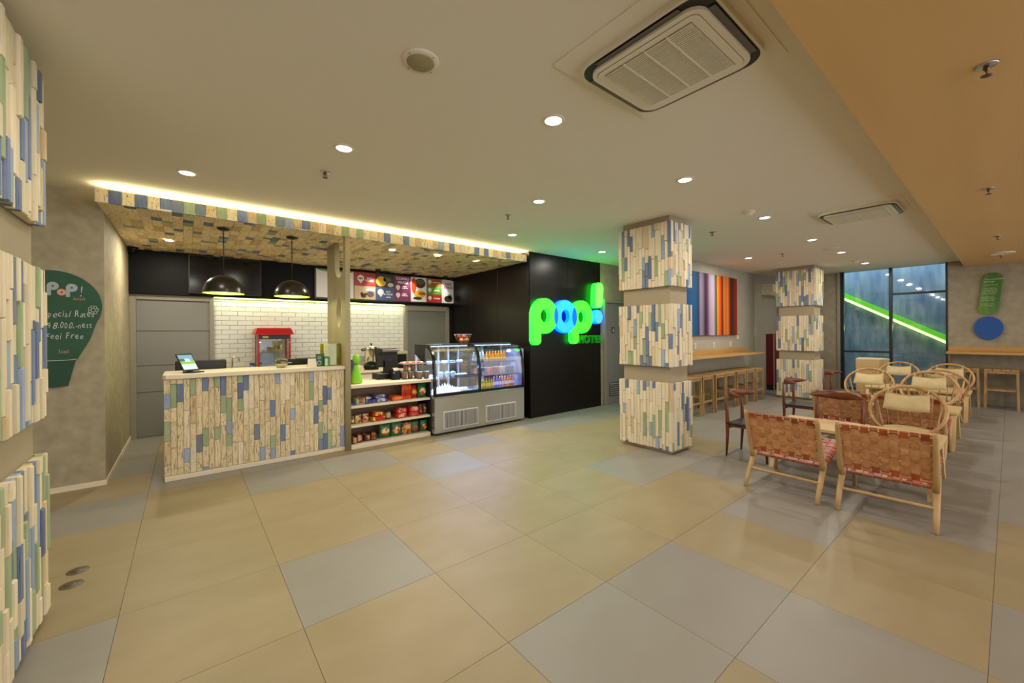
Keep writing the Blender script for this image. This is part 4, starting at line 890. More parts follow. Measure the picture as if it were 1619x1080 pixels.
sp.part('bottle_body', MB().lathe([(.03, 0), (.034, .01), (.034, .12), (.012, .16), (.012, .18)], 14), P_('spray_clear', 150, 165, 180, .2), local=True)
sp.part('trigger_head', MB().rbox(-.055, .02, -.012, .012, .19, .225, .004).rbox(-.02, .02, -.012, .012, .17, .19, .003).tube([(-.03, 0, .19), (-.045, 0, .165), (-.05, 0, .14)], .005, 6), P_('spray_blue', 56, 76, 110, .4), local=True)
gc = Thing('glass_food_cover', 'low clear glass food case on the back counter beside popcorn machine', 'glass case', loc=(1.68, 7.55, .80))
gc.part('glass_box', MB().box(-.23, .23, -.13, -.127, 0, .26).box(-.23, .23, .127, .13, 0, .26).box(-.23, -.227, -.13, .13, 0, .26).box(.227, .23, -.13, .13, 0, .26), M['glass'], local=True)
gc.part('rim', MB().box(-.235, .235, -.135, -.125, .25, .262).box(-.235, .235, .125, .135, .25, .262).box(-.235, -.225, -.125, .125, .25, .262).box(.225, .235, -.125, .125, .25, .262), P_('rim_grey', 130, 124, 100, .4), local=True)
gc.part('base', MB().rbox(-.235, .235, -.135, .135, 0, .02, .004), P_('rim_grey', 130, 124, 100, .4), local=True)
ur = Thing('coffee_urn', 'tall chrome hot-water urn on the back counter between fin and till', 'urn', loc=(2.68, 7.5, .80))
ur.part('black_base', MB().lathe([(.135, 0), (.135, .07), (.115, .11)], 22), M['black'], local=True)
ur.part('chrome_body', MB().lathe([(.115, .11), (.115, .38), (.118, .385), (.118, .40)], 22), M['chrome'], local=True)
ur.part('lid', MB().lathe([(.118, .40), (.09, .425), (.03, .44), (.03, .455), (.02, .465)], 22), M['chrome'], local=True)
ur.part('lid_knob', MB().lathe([(.012, .46), (.022, .47), (.022, .485), (.001, .49)], 12, cap1=False), M['black'], local=True)
for s in (-1, 1): ur.part('handle', MB().tube([(s * .11, 0, .385), (s * .165, 0, .385), (s * .18, 0, .37), (s * .165, 0, .355), (s * .115, 0, .355)], .011, 6), M['black'], local=True)
ur.part('spigot', MB().tube([(0, -.11, .15), (0, -.155, .15), (0, -.16, .125)], .010, 8), M['black'], local=True)
ur.part('gauge', MB().box(-.008, .008, -.122, -.114, .17, .36), P_('gauge_dark', 40, 40, 44, .3), local=True)
ts = Thing('paper_stack', 'pale stack of boxes on the back counter beside the urn', 'box', loc=(2.40, 7.45, .80))
ts.part('lower_box', MB().rbox(-.12, .10, -.1, .1, 0, .045, .003), P_('card_pale', 206, 192, 160, .6), local=True)
ts.part('upper_box', MB().rbox(-.09, .09, -.08, .08, .046, .085, .003), P_('card_pale2', 220, 208, 178, .6), local=True)
pk = Thing('blender_jug', 'small dark appliance with cream top behind the till', 'appliance', loc=(3.22, 7.45, .80))
pk.part('body', MB().rbox(-.10, .10, -.09, .09, 0, .27, .01), M['black'], local=True)
pk.part('cream_top', MB().rbox(-.105, .125, -.095, .095, .27, .33, .01), P_('cream_enamel', 170, 160, 120, .4), local=True)

# ---- screens and menu boards on the bulkhead
tv = Thing('television', 'black flat television with thin grey frame on the black bulkhead', 'television', loc=(.49, 7.66, 2.1))
tv.part('bezel', MB().rbox(.03, .955, 7.645, 7.70, 2.085, 2.66, .004), P_('tv_bezel', 58, 54, 50, .4))
tv.part('screen', MB().rbox(.042, .943, 7.64, 7.648, 2.097, 2.648, .001), P_('tv_screen', 6, 6, 8, .12))
MB_Y = 7.655
mb_ = Thing('menu_board', 'colourful menu board above the right half of the snack bar', 'menu board', loc=(3.5, 7.66, 2.1))
mb_.part('backing', MB().rbox(1.75, 4.60, 7.66, 7.70, 2.09, 2.635, .004), P_('board_black', 16, 14, 14, .4))
def mp(x0, x1, z0, z1, c, name='menu_panel', y=MB_Y): return mb_.part(name, MB().box(x0, x1, y, y + .006 + (MB_Y - y), z0, z1), c)
def mtext(x, z, s, size, c, par, y=MB_Y - .004, align='CENTER', bold=.002):
    me = text_mesh('lettering', s, size, .002, c, align, bold=bold)
    for v in me.vertices: v.co += Vector((x, y, z))
    return mb_.part('lettering', me, None, parent=par)
def blob(x, z, rx, rz, c, par, y=MB_Y - .003, n=18, name='picture_shape'):
    return mb_.part(name, MB().prism([(x + rx * cos(2 * pi * i / n), z + rz * sin(2 * pi * i / n)) for i in range(n)], y, y + .003, 'y'), c, parent=par)
def pin(x, z, par, s='', r=.062):
    pts = [(x + r * cos(a), z + r * sin(a)) for a in [(-60 + 300 * i / 20) * pi / 180 for i in range(21)]] + [(x, z - r * 1.55)]
    mb_.part('white_pin', MB().prism(pts, MB_Y - .003, MB_Y, 'y'), cWh, parent=par)
    if s: mtext(x, z - .018, s, .045, P_('print_grey', 90, 90, 90, .5), par, MB_Y - .006)
cWh = P_('board_white', 232, 230, 226, .45); mRed = P_('menu_red', 176, 40, 26, .45); mPur = P_('menu_purple', 124, 34, 84, .45); mBlu = P_('menu_blue', 62, 84, 140, .45); mOr = P_('menu_ochre', 176, 104, 30, .45)
mGr = P_('menu_green', 92, 150, 40, .45); mTan = P_('menu_tan', 214, 188, 140, .45); mDk = P_('menu_darkfood', 62, 40, 24, .5); mYel = P_('menu_taco', 222, 178, 50, .5); mSal = P_('menu_salad', 86, 100, 40, .5)
p1 = mp(1.78, 2.42, 2.12, 2.62, cWh)
mb_.part('green_curve', MB().prism([(1.80 + .6 * i / 10, 2.62) for i in range(11)] + [(2.40 - .6 * i / 10, 2.60 - .02 * sin(pi * i / 10)) for i in range(11)], MB_Y - .003, MB_Y, 'y'), mGr, parent=p1)
mtext(2.13, 2.31, 'pop!', .17, P_('logo_blue', 70, 92, 160, .4), p1)
p2 = mp(2.435, 2.83, 2.37, 2.62, mRed); pin(2.55, 2.51, p2, 'MIX'); mtext(2.71, 2.50, 'BEST', .045, cWh, p2); mtext(2.71, 2.455, 'MEALS', .055, cWh, p2)
p3 = mp(2.435, 2.83, 2.12, 2.367, mTan); blob(2.60, 2.18, .05, .035, mDk, p3); blob(2.64, 2.22, .03, .02, mDk, p3); blob(2.73, 2.22, .07, .06, P_('menu_bowl', 110, 80, 90, .4), p3); blob(2.73, 2.30, .085, .03, cWh, p3); blob(2.57, 2.22, .03, .03, mDk, p3)
p4 = mp(2.833, 3.20, 2.37, 2.62, mDk); blob(2.94, 2.48, .10, .10, mYel, p4); blob(3.06, 2.52, .08, .05, mSal, p4); blob(3.13, 2.42, .06, .04, P_('menu_plate', 200, 200, 190, .4), p4)
p5 = mp(2.833, 3.20, 2.12, 2.367, mBlu); pin(2.93, 2.27, p5); mtext(3.08, 2.27, 'HOT', .045, cWh, p5); mtext(3.08, 2.22, '& COLD', .048, cWh, p5); mtext(3.08, 2.17, 'DRINKS', .025, cWh, p5)
p6 = mp(3.203, 3.55, 2.12, 2.62, mPur); mtext(3.38, 2.54, 'COMBO', .075, cWh, p6); mtext(3.38, 2.465, 'MEALS', .075, cWh, p6); pin(3.28, 2.39, p6, '', .045); pin(3.28, 2.24, p6, '', .045)
for z in (2.40, 2.37, 2.25, 2.22): mtext(3.42, z, 'MENU ' if z in (2.40, 2.25) else 'combo set', .03, cWh, p6)
p7 = mp(3.553, 3.90, 2.12, 2.62, cWh); blob(3.62, 2.45, .055, .16, P_('menu_drink', 214, 70, 24, .4), p7); blob(3.76, 2.50, .12, .10, mDk, p7, MB_Y - .002); blob(3.76, 2.53, .09, .05, mSal, p7); blob(3.75, 2.28, .13, .075, mYel, p7); blob(3.70, 2.19, .10, .03, mDk, p7); blob(3.80, 2.29, .09, .03, P_('menu_sausage', 170, 90, 30, .4), p7, MB_Y - .005)
for (z0, z1), c, s in zip(((2.46, 2.62), (2.29, 2.457), (2.12, 2.287)), (mOr, mGr, mRed), ('RICE BOWL', 'SALADS', 'PASTRIES')):
    p = mp(3.903, 4.26, z0, z1, c); pin(3.98, (z0 + z1) / 2 + .012, p, '', .040); mtext(4.14, (z0 + z1) / 2 - .01, s, .035, cWh, p)
p8 = mp(4.263, 4.58, 2.12, 2.62, cWh); mtext(4.42, 2.50, 'POPI', .07, mRed, p8); mtext(4.42, 2.43, 'STACK', .07, mRed, p8); blob(4.42, 2.21, .10, .07, mDk, p8); blob(4.46, 2.27, .05, .05, mGr, p8)
for k, x in enumerate((2.80, 3.54, 4.24)):
    t = Thing('spotlight', 'small black spotlight above the menu board, ' + ('left one', 'middle one', 'right one')[k], 'light', loc=(x, 7.45, 2.67), group='menu board spotlights')
    t.part('base_plate', MB().rbox(-.05, .05, -.03, .03, -.015, 0, .003), M['acblack'], local=True)
    t.part('lamp_head', MB().lathe([(.02, -.075), (.026, -.07), (.022, -.015)], 12, (0, .02, 0)), M['acblack'], local=True)
    l = bpy.data.lights.new('spot', 'SPOT'); l.energy = 9; l.spot_size = radians(75); l.spot_blend = .8; l.shadow_soft_size = .02; l.color = (1, .95, .85)
    o = bpy.data.objects.new('menu_spot', l); COL.objects.link(o); o.location = (x, 7.47, 2.585); o.rotation_euler = (radians(38), 0, 0)
for k, (x, lab) in enumerate(((-.56, 'black dome camera in the left corner of the bulkhead'), (4.46, 'black dome camera in the right corner over the menu board'))):
    t = Thing('dome_camera', lab, 'camera', loc=(x, 7.55, 2.67))
    t.part('housing', MB().lathe([(.055, 0), (.055, -.03), (.05, -.04)], 16), M['acblack'], local=True)
    t.part('dome', MB().lathe([(.042, -.04), (.036, -.06), (.018, -.075), (.001, -.078)], 16, cap1=False), P_('tv_screen', 6, 6, 8, .12), local=True)

# ---- pendant lamps
for k, x in enumerate((.335, 1.03)):
    t = Thing('pendant_lamp', ('black dome pendant with lime inside, in front of the television', 'black dome pendant with lime inside, next to the grey fin')[k], 'lamp', loc=(x, 5.63, 2.67))
    t.part('ceiling_mount', MB().lathe([(.05, 0), (.05, -.02), (.02, -.028)], 16).box(-.06, .06, -.02, .02, -.016, 0), M['acblack'], local=True)
    ch = MB()
    for i in range(11): ch.tube([((.007 * cos(a)) if i % 2 else 0, 0 if i % 2 else .007 * cos(a), -.035 - i * .024 + .015 * sin(a)) for a in [2 * pi * j / 8 for j in range(8)]], .0022, 4, closed=True)
    t.part('chain', ch, M['acblack'], local=True)
    t.part('cable', MB().tube([(.004, .004, -.02), (.003, 0, -.3), (0, 0, -.535)], .0035, 6), M['acblack'], local=True)
    R_ = .2
    op = [(R_ * cos(a), -.74 + .205 * sin(a)) for a in [pi / 2 * i / 9 for i in range(10)]]; op[-1] = (.012, -.535)
    t.part('shade', MB().lathe(op, 36, cap0=False, cap1=True), P_('shade_black', 30, 26, 20, .28), local=True)
    ip = [((R_ - .004) * cos(a), -.74 + .20 * sin(a)) for a in [pi / 2 * i / 9 for i in range(9)]]
    t.part('lime_lining', MB().lathe(ip, 36, cap0=False, cap1=True), P_('lime_lining', 190, 220, 70, .5), local=True)
    t.part('bulb', MB().lathe([(.001, -.70), (.02, -.69), (.03, -.66), (.02, -.62), (.013, -.60)], 12, cap0=False), glow('bulb_glow', 250, 255, 200, 6), local=True)
    l = bpy.data.lights.new('pendant_bulb', 'POINT'); l.energy = 7; l.shadow_soft_size = .03; l.color = (1, .95, .7)
    o = bpy.data.objects.new('pendant_bulb', l); COL.objects.link(o); o.location = (x, 5.63, 2.67 - .715)

# ---- chalk board
cb = Thing('chalkboard', 'dark green light-bulb shaped chalkboard with handwriting on the left plaster wall', 'chalkboard', loc=(-.96, 5.56, 1.5))
BX = -.96
pts = [(BX + .155, 1.235), (BX + .24, 1.42)] + [(BX + .325 * cos(a), 1.74 + .325 * sin(a)) for a in [radians(-28 + 236 * i / 30) for i in range(31)]] + [(BX - .24, 1.42), (BX - .155, 1.235)]
cb.part('bulb_board', MB().prism(pts, 5.555, 5.568, 'y'), P_('chalk_green', 22, 72, 44, .6, col2=S(48, 92, 66), nscale=(5, 5, 5), nmix=.6))
cb.part('socket_board', MB().prism([(BX - .145, 1.228), (BX + .145, 1.228), (BX + .095, .99), (BX, .98), (BX - .095, .99)], 5.555, 5.568, 'y'), P_('chalk_green2', 16, 66, 38, .6))
cb.part('chalk_line', MB().tube([(BX + .15 * cos(a), 5.553, 1.24 - .012 * sin(a)) for a in [pi * i / 8 for i in range(9)]], .003, 4), P_('chalk_white', 205, 205, 200, .8))
chw = M['chalk_white']; cho = P_('chalk_orange', 220, 150, 120, .8); chb = P_('chalk_grey', 160, 172, 176, .8)
def chalk(x, z, s, size, m, xs=.8, align='RIGHT', bold=.0, shear=.15):
    """letters one by one, each a little turned and shifted like handwriting; x is the right end"""
    rr = random.Random(len(s) * 7 + 3); glyphs = []; w = 0
    for ch in s:
        if ch == ' ': w += size * .25; continue
        k = size * rr.uniform(.86, 1.06)
        me = text_mesh('chalk_writing', ch, k, .002, m, 'LEFT', xs * rr.uniform(.66, .86), shear=shear, bold=-.0006 * size / .08)
        x1 = max(v.co.x for v in me.vertices); a = rr.uniform(-.14, .14); dz = rr.uniform(-.06, .06) * size
        for v in me.vertices: px, pz = v.co.x, v.co.z; v.co.x = px * cos(a) - pz * sin(a); v.co.z = px * sin(a) + pz * cos(a) + dz
        glyphs.append((me, w)); w += x1 + size * .05
    for me, o in glyphs:
        for v in me.vertices: v.co += Vector((x - w + o, 5.553, z))
        cb.part('chalk_writing', me, None)
def letter_P(x, z, r, m):
    me = curve_mesh('chalk_letter', [[(x - r, z - 2.3 * r), (x - .3 * r, z - 2.3 * r), (x - .3 * r, z - .9 * r)] + circ(x, z, r, 20, a0=-1.8, a1=pi)[0:20] + [(x - r, z)], circ(x, z, .22 * r, 10)], .002, 0, m)
    for v in me.vertices: v.co.y += 5.553
    cb.part('chalk_letter', me, None)
letter_P(-.835, 1.91, .038, chb); letter_P(-.955, 1.92, .038, chb)
me = curve_mesh('chalk_letter', [circ(-.90, 1.865, .030, 20), circ(-.90, 1.865, .008, 10)], .002, 0, cho)
for v in me.vertices: v.co.y += 5.553
cb.part('chalk_letter', me, None)
chalk(-.755, 1.835, '!', .15, chb, 1.0, bold=.003); chalk(-.745, 1.795, 'hotels', .048, cho); chalk(-.685, 1.635, 'special Rates', .088, chw); chalk(-.70, 1.53, '398.000,-nett', .085, chw)
chalk(-.76, 1.43, 'Feel Free', .085, chw); chalk(-.855, 1.295, 'Suna', .06, cho)
fm = MB()
for i in range(7):
    a = 2 * pi * i / 7; fm.tube([(-.695 + .024 * cos(a) + .011 * cos(b), 5.552, 1.705 + .03 * sin(a) + .014 * sin(b)) for b in [2 * pi * j / 8 for j in range(8)]], .0022, 4, closed=True)
cb.part('chalk_flower', fm, chw)

# ---- glowing sign
Gs = mat('sign_green', S(60, 255, 40), rough=.4, emis=S(70, 255, 50), es=1.25); Gh = mat('sign_green_rim', S(40, 200, 20), rough=.4, emis=(.004, 1, .01, 1), es=11.0)
Bs = mat('sign_blue_face', S(30, 160, 255), rough=.4, emis=S(30, 165, 255), es=1.25); Bh = mat('sign_blue_rim', S(10, 90, 250), rough=.4, emis=(.0, .03, 1, 1), es=14.0)
sg = Thing('glowing_sign', 'large glowing green and blue pop! hotel sign on the dark panelled wall', 'sign', loc=(5.5, 5.1, 1.8))
ZC = 1.755
def put(name, me, y, m=None, lab=None):
    for v in me.vertices: v.co.y += y
    return sg.part(name, me, None, label=lab)
def pshape(cx, R, r, dx=0.0):
    ou = circ(cx, ZC, R, 40, a0=-radians(123), a1=pi, end=True)
    s = .185; xl = cx - R
    stem = [(xl, ZC), (xl, 1.33)] + [(xl + s / 2 - s / 2 * cos(a), 1.33 - .075 * sin(a)) for a in [pi * i / 10 for i in range(1, 10)]] + [(xl + s, 1.33), (xl + s, ZC - R * .93)]
    return [ou[:-1] + stem, circ(cx, ZC, r, 28, rz=r * 1.15)]
for nm, cx in (('letter_p', 4.84), ('letter_p', 5.80)):
    b = put(nm, curve_mesh(nm, pshape(cx, .305, .105), .07, 0, Gh), 5.105)
    b2 = put('letter_face', curve_mesh('letter_face', pshape(cx, .293, .115), .008, 0, Gs), 5.062); b2.parent = b; b2.location = (0, 0, 0)
OC = 5.335
b = put('letter_o', curve_mesh('letter_o', [circ(OC, ZC, .30, 44), circ(OC, ZC, .095, 28, rz=.115)], .07, 0, Bh), 5.1)
b2 = put('letter_face', curve_mesh('letter_face', [circ(OC, ZC, .288, 44), circ(OC, ZC, .107, 28, rz=.127)], .008, 0, Bs), 5.056); b2.parent = b; b2.location = (0, 0, 0)
dB = mat('sign_overlap_blue', S(0, 90, 230), rough=.4, emis=S(0, 92, 235), es=1.0)
for c in (4.84, 5.80):
    half = abs(OC - c) / 2; a = math.acos(half / .293); xm = (OC + c) / 2; rr = .293
    s = 1 if c < OC else -1
    L_ = [(c + s * rr * cos(t), ZC + rr * sin(t)) for t in [-a + 2 * a * i / 14 for i in range(15)]] + [(OC - s * rr * cos(t), ZC + rr * sin(t)) for t in [a - 2 * a * i / 14 for i in range(1, 14)]]
    put('overlap_lens', curve_mesh('overlap_lens', [L_], .006, 0, dB), 5.046)
bang = [(6.375 - .0 + .0, 0)]
def capsule(x0, x1, z0, z1, rr, sh=0.0):
    p = []
    for cx, cz, a in ((x1 - rr, z1 - rr, 0), (x0 + rr, z1 - rr, pi / 2), (x0 + rr, z0 + rr, pi), (x1 - rr, z0 + rr, 1.5 * pi)):
        p += [(cx + rr * cos(a + pi / 2 * i / 6), cz + rr * sin(a + pi / 2 * i / 6)) for i in range(7)]
    return [(x + (z - z0) * sh, z) for x, z in p]
b = put('exclamation_bar', curve_mesh('exclamation_bar', [capsule(6.115, 6.36, 1.94, 2.43, .10, .08)], .10, 0, Gh), 5.09)
b2 = put('letter_face', curve_mesh('letter_face', [capsule(6.135, 6.355, 1.955, 2.42, .095, .08)], .008, 0, mat('sign_green_face2', S(110, 255, 80), emis=S(115, 255, 85), es=1.3)), 5.034); b2.parent = b; b2.location = (0, 0, 0)
b = put('exclamation_dot', curve_mesh('exclamation_dot', [circ(6.235, 1.765, .125, 28, rz=.135)], .10, 0, Bh), 5.09)
b2 = put('letter_face', curve_mesh('letter_face', [circ(6.24, 1.765, .115, 28, rz=.125)], .008, 0, mat('sign_blue_face2', S(60, 165, 255), emis=S(60, 170, 255), es=1.25)), 5.034); b2.parent = b; b2.location = (0, 0, 0)
hm = mat('hotel_letters', S(10, 110, 14), rough=.5, emis=S(10, 130, 14), es=.45)
x = 5.735
for ch_ in 'HOTEL':
    me = text_mesh('small_letter', ch_, .205, .05, hm, 'LEFT', bold=.006); w_ = max(v.co.x for v in me.vertices) - min(v.co.x for v in me.vertices)
    for v in me.vertices: v.co += Vector((x, 0, 1.262))
    put('small_letter', me, 5.12); x += w_ + .022
# ================================================================== BAR TOPS, PAINTING, WALL FITTINGS
br = Thing('wall_bar', 'long oak wall bar under the striped painting', 'bar counter', loc=(8.6, 3.6, 0))
br.part('bar_top', MB().rbox(6.4, 9.90, 3.40, 3.87, .975, 1.005, .004), M['barwood'])
br.part('backsplash', MB().rbox(6.9, 10.1, 3.845, 3.87, 1.005, 1.10, .003), M['barwood'])
b2_ = Thing('wall_bar', 'oak wall bar at the far right under the green and blue wall signs', 'bar counter', loc=(11.9, 0, 0))
b2_.part('bar_top', MB().rbox(11.62, 12.1, -2.6, .80, .995, 1.04, .004), M['barwood'])
b2_.part('backsplash', MB().rbox(12.075, 12.1, -2.6, .80, 1.04, 1.135, .003), M['barwood'])
for y in (-2.2, -1.2): b2_.part('bracket', MB().prism([(12.1, .995), (11.75, .995), (12.1, .82)], y, y + .03, 'y').box(12.06, 12.1, y, y + .03, .8, .995), M['core'])
b2_.part('end_panel', MB().prism([(12.1, .995), (11.95, .995), (12.1, .74)], .77, .80, 'y'), M['wall3'])

pt = Thing('painting', 'wide canvas of soft vertical stripes in blue, lilac, black, orange and red', 'painting', loc=(8.5, 3.85, 2.0))
pt.part('canvas', MB().rbox(6.75, 9.54, 3.825, 3.868, 1.385, 2.635, .004), P_('canvas_side', 60, 50, 60, .7))
STR = [(6.75, 7.45, (10, 62, 116)), (7.45, 7.60, (18, 88, 140)), (7.60, 7.76, (26, 80, 120)), (7.76, 7.80, (44, 44, 78)), (7.80, 7.90, (140, 128, 150)), (7.90, 7.99, (120, 108, 132)), (7.99, 8.09, (48, 26, 38)), (8.09, 8.20, (84, 50, 84)), (8.20, 8.30, (160, 140, 160)), (8.30, 8.50, (178, 164, 180)), (8.50, 8.555, (20, 26, 20)),
       (8.555, 8.60, (206, 160, 30)), (8.60, 8.68, (220, 110, 24)), (8.68, 8.78, (196, 62, 16)), (8.78, 8.85, (70, 22, 16)), (8.85, 8.92, (214, 120, 40)), (8.92, 8.99, (190, 88, 50)), (8.99, 9.13, (214, 120, 40)), (9.13, 9.22, (100, 26, 18)), (9.22, 9.37, (52, 40, 28)), (9.37, 9.54, (140, 40, 20))]
def canvas_mat():
    m = bpy.data.materials.new('stripe_paint'); m.use_nodes = True; nt = m.node_tree; N = nt.nodes; L = nt.links
    g = N.new('ShaderNodeNewGeometry'); sx = N.new('ShaderNodeSeparateXYZ'); L.new(g.outputs['Position'], sx.inputs[0])
    mr = N.new('ShaderNodeMapRange'); mr.inputs[1].default_value = 6.75; mr.inputs[2].default_value = 9.54; L.new(sx.outputs[0], mr.inputs[0])
    rp = N.new('ShaderNodeValToRGB'); e = rp.color_ramp.elements
    for i, (a, b, c) in enumerate(STR):
        p = ((a + b) / 2 - 6.75) / 2.79
        if i == 0: e[0].position = p; e[0].color = S(*c)
        elif i == len(STR) - 1: e[len(e) - 1].position = p; e[len(e) - 1].color = S(*c)
        else: q = e.new(p); q.color = S(*c)
    L.new(mr.outputs[0], rp.inputs[0]); L.new(rp.outputs[0], N['Principled BSDF'].inputs['Base Color']); N['Principled BSDF'].inputs['Roughness'].default_value = .6; N['Principled BSDF'].inputs['Specular IOR Level'].default_value = .2
    return m
pt.part('painted_face', MB().box(6.755, 9.535, 3.8225, 3.826, 1.39, 2.63), canvas_mat())
for k, x in enumerate((7.70, 8.476, 9.285)):
    t = Thing('wall_socket', 'white wall socket above the oak bar, %s of three under the painting' % ('left', 'middle', 'right')[k], 'socket', loc=(x, 3.865, 1.19), group='sockets above the bar')
    t.part('plate', MB().rbox(-.04, .04, -.012, .005, -.055, .055, .003), P_('socket_white', 206, 200, 184, .4), local=True)
    t.part('insert', MB().rbox(-.022, .022, -.016, -.01, -.03, .03, .003), P_('socket_insert', 176, 172, 160, .4), local=True)
t = Thing('thermostat', 'white wall thermostat at the lower right corner of the painting', 'thermostat', loc=(9.64, 3.865, 1.36))
t.part('casing', MB().rbox(-.05, .05, -.02, .005, -.065, .075, .004), P_('socket_white', 206, 200, 184, .4), local=True)
t.part('display', MB().rbox(-.025, .025, -.023, -.018, .02, .06, .001), P_('lcd_dark', 60, 64, 54, .3), local=True)
t = Thing('wall_socket', 'white socket low on the wall behind the farthest stool', 'socket', loc=(10.8, 3.865, .29))
t.part('plate', MB().rbox(-.04, .04, -.012, .005, -.055, .055, .003), P_('socket_white', 206, 200, 184, .4), local=True)
t.part('insert', MB().rbox(-.022, .022, -.016, -.01, -.03, .03, .003), P_('socket_insert', 176, 172, 160, .4), local=True)
t = Thing('wall_air_conditioner', 'white wall-mounted air conditioner high beside the far pillar', 'air conditioner', loc=(11.5, 3.75, 2.36))
t.part('casing', MB().prism([(3.868, 2.36), (3.68, 2.36), (3.62, 2.44), (3.62, 2.60), (3.66, 2.63), (3.868, 2.63)], 11.06, 11.96, 'x'), M['ac'])
t.part('air_flap', MB().prism([(3.69, 2.352), (3.625, 2.43), (3.618, 2.425), (3.68, 2.348)], 11.11, 11.91, 'x'), P_('flap_grey', 196, 186, 160, .4))
t.part('front_seam', MB().box(11.07, 11.95, 3.617, 3.622, 2.52, 2.524), M['acgrille'])
t = Thing('fire_cabinet', 'dark red upright cabinet against the wall behind the far pillar', 'cabinet', loc=(11.7, 3.75, 0))
t.part('cabinet_body', MB().rbox(11.34, 12.06, 3.70, 3.868, .12, 1.40, .005), P_('cabinet_red', 104, 14, 20, .4))
t.part('door_leaf', MB().rbox(11.36, 12.04, 3.692, 3.702, .14, 1.38, .003), P_('cabinet_red', 104, 14, 20, .4))
t.part('grey_edge', MB().box(11.325, 11.342, 3.685, 3.70, 0, 1.41), P_('cabinet_edge', 170, 160, 150, .5))
t.part('plinth', MB().box(11.36, 12.04, 3.72, 3.868, 0, .12), M['dkvoid'])

# ---- wall signs at the far right
gsn = Thing('capsule_sign', 'slanted green capsule sign with white lettering on the far right wall', 'sign', loc=(12.08, .2, 2.15))
gm = mat('capsule_green', S(34, 84, 34), rough=.4, col2=S(96, 140, 50), nscale=(1, 5, .4), nmix=1, sharp=.15)
cap = [(u - .045, z) for u, z in capsule(-.125, .125, -.40, .40, .12, .11)]      # (u, z) with u to the right as seen
def wallpt(u, z, e): return (12.1 - e, .20 - u + 0.04, 2.155 + z)
k = len(cap); me = MB().add([wallpt(u, z, .045) for u, z in cap] + [wallpt(u, z, 0) for u, z in cap], [tuple(range(k)), tuple(reversed(range(k, 2 * k)))] + [(i, i + k, (i + 1) % k + k, (i + 1) % k) for i in range(k)])
gsn.part('capsule_body', me, gm)
def wtext(par, u, z, s, size, m):
    me = text_mesh('lettering', s, size, .002, m, 'LEFT')
    for v in me.vertices: v.co = Vector(wallpt(u + v.co.x + (z + .1) * .11, z + v.co.z, .0475 - v.co.y))
    par.part('lettering', me, None)
sw_ = P_('sign_print', 200, 214, 190, .5)
wtext(gsn, -.115, .27, 'Two importants', .038, sw_); wtext(gsn, -.115, .225, 'to forget', .038, sw_)
for i, s in enumerate(('at the front desk', '', 'please check the', 'room before you', 'leave with us and', 'hand in your key', '', 'call us for any', 'help you need at', 'any time of day', '', 'we hope to see', 'you soon again')):
    if s: wtext(gsn, -.115, .165 - i * .033, s, .026, sw_)
be = Thing('oval_sign', 'round blue dot sign below the green capsule sign', 'sign', loc=(12.08, .27, 1.49))
ov = circ(0, 0, .185, 40, rz=.225); k = len(ov)
be.part('disc_body', MB().add([(12.06, .27 - a, 1.495 + b) for a, b in ov] + [(12.1, .27 - a, 1.495 + b) for a, b in ov], [tuple(range(k)), tuple(reversed(range(k, 2 * k)))] + [(i, i + k, (i + 1) % k + k, (i + 1) % k) for i in range(k)]), P_('disc_blue', 24, 78, 150, .35))

# ---- wooden podium by the window
pd = Thing('podium', 'pale wooden angular podium with white top standing before the window', 'podium', loc=(11.2, 1.85, 0))
pp = [(11.02, 2.06), (11.10, 1.70), (11.35, 1.58), (11.65, 1.75), (11.60, 2.12)]
pd.part('wood_body', MB().prism(pp, 0, .86, 'z'), M['tabletop'])
pd.part('white_top', MB().prism([(11.34 + (x - 11.34) * 1.01, 1.85 + (y - 1.85) * 1.01) for x, y in pp], .86, .875, 'z'), M['white'])

# ---- floor outlets
for y, lab in ((3.637, 'farther of the two small round dark floor outlets'), (3.455, 'nearer of the two small round dark floor outlets')):
    t = Thing('floor_outlet', lab, 'floor outlet', loc=(-.53, y, 0), group='round floor outlets')
    t.part('cover', MB().lathe([(.052, 0), (.05, .0025), (.001, .003)], 24, cap1=False), P_('outlet_bronze', 96, 86, 66, .4), local=True)
    t.part('centre_cap', MB().lathe([(.032, .002), (.03, .0045), (.001, .005)], 20, cap1=False), P_('outlet_bronze2', 84, 76, 58, .4), local=True)

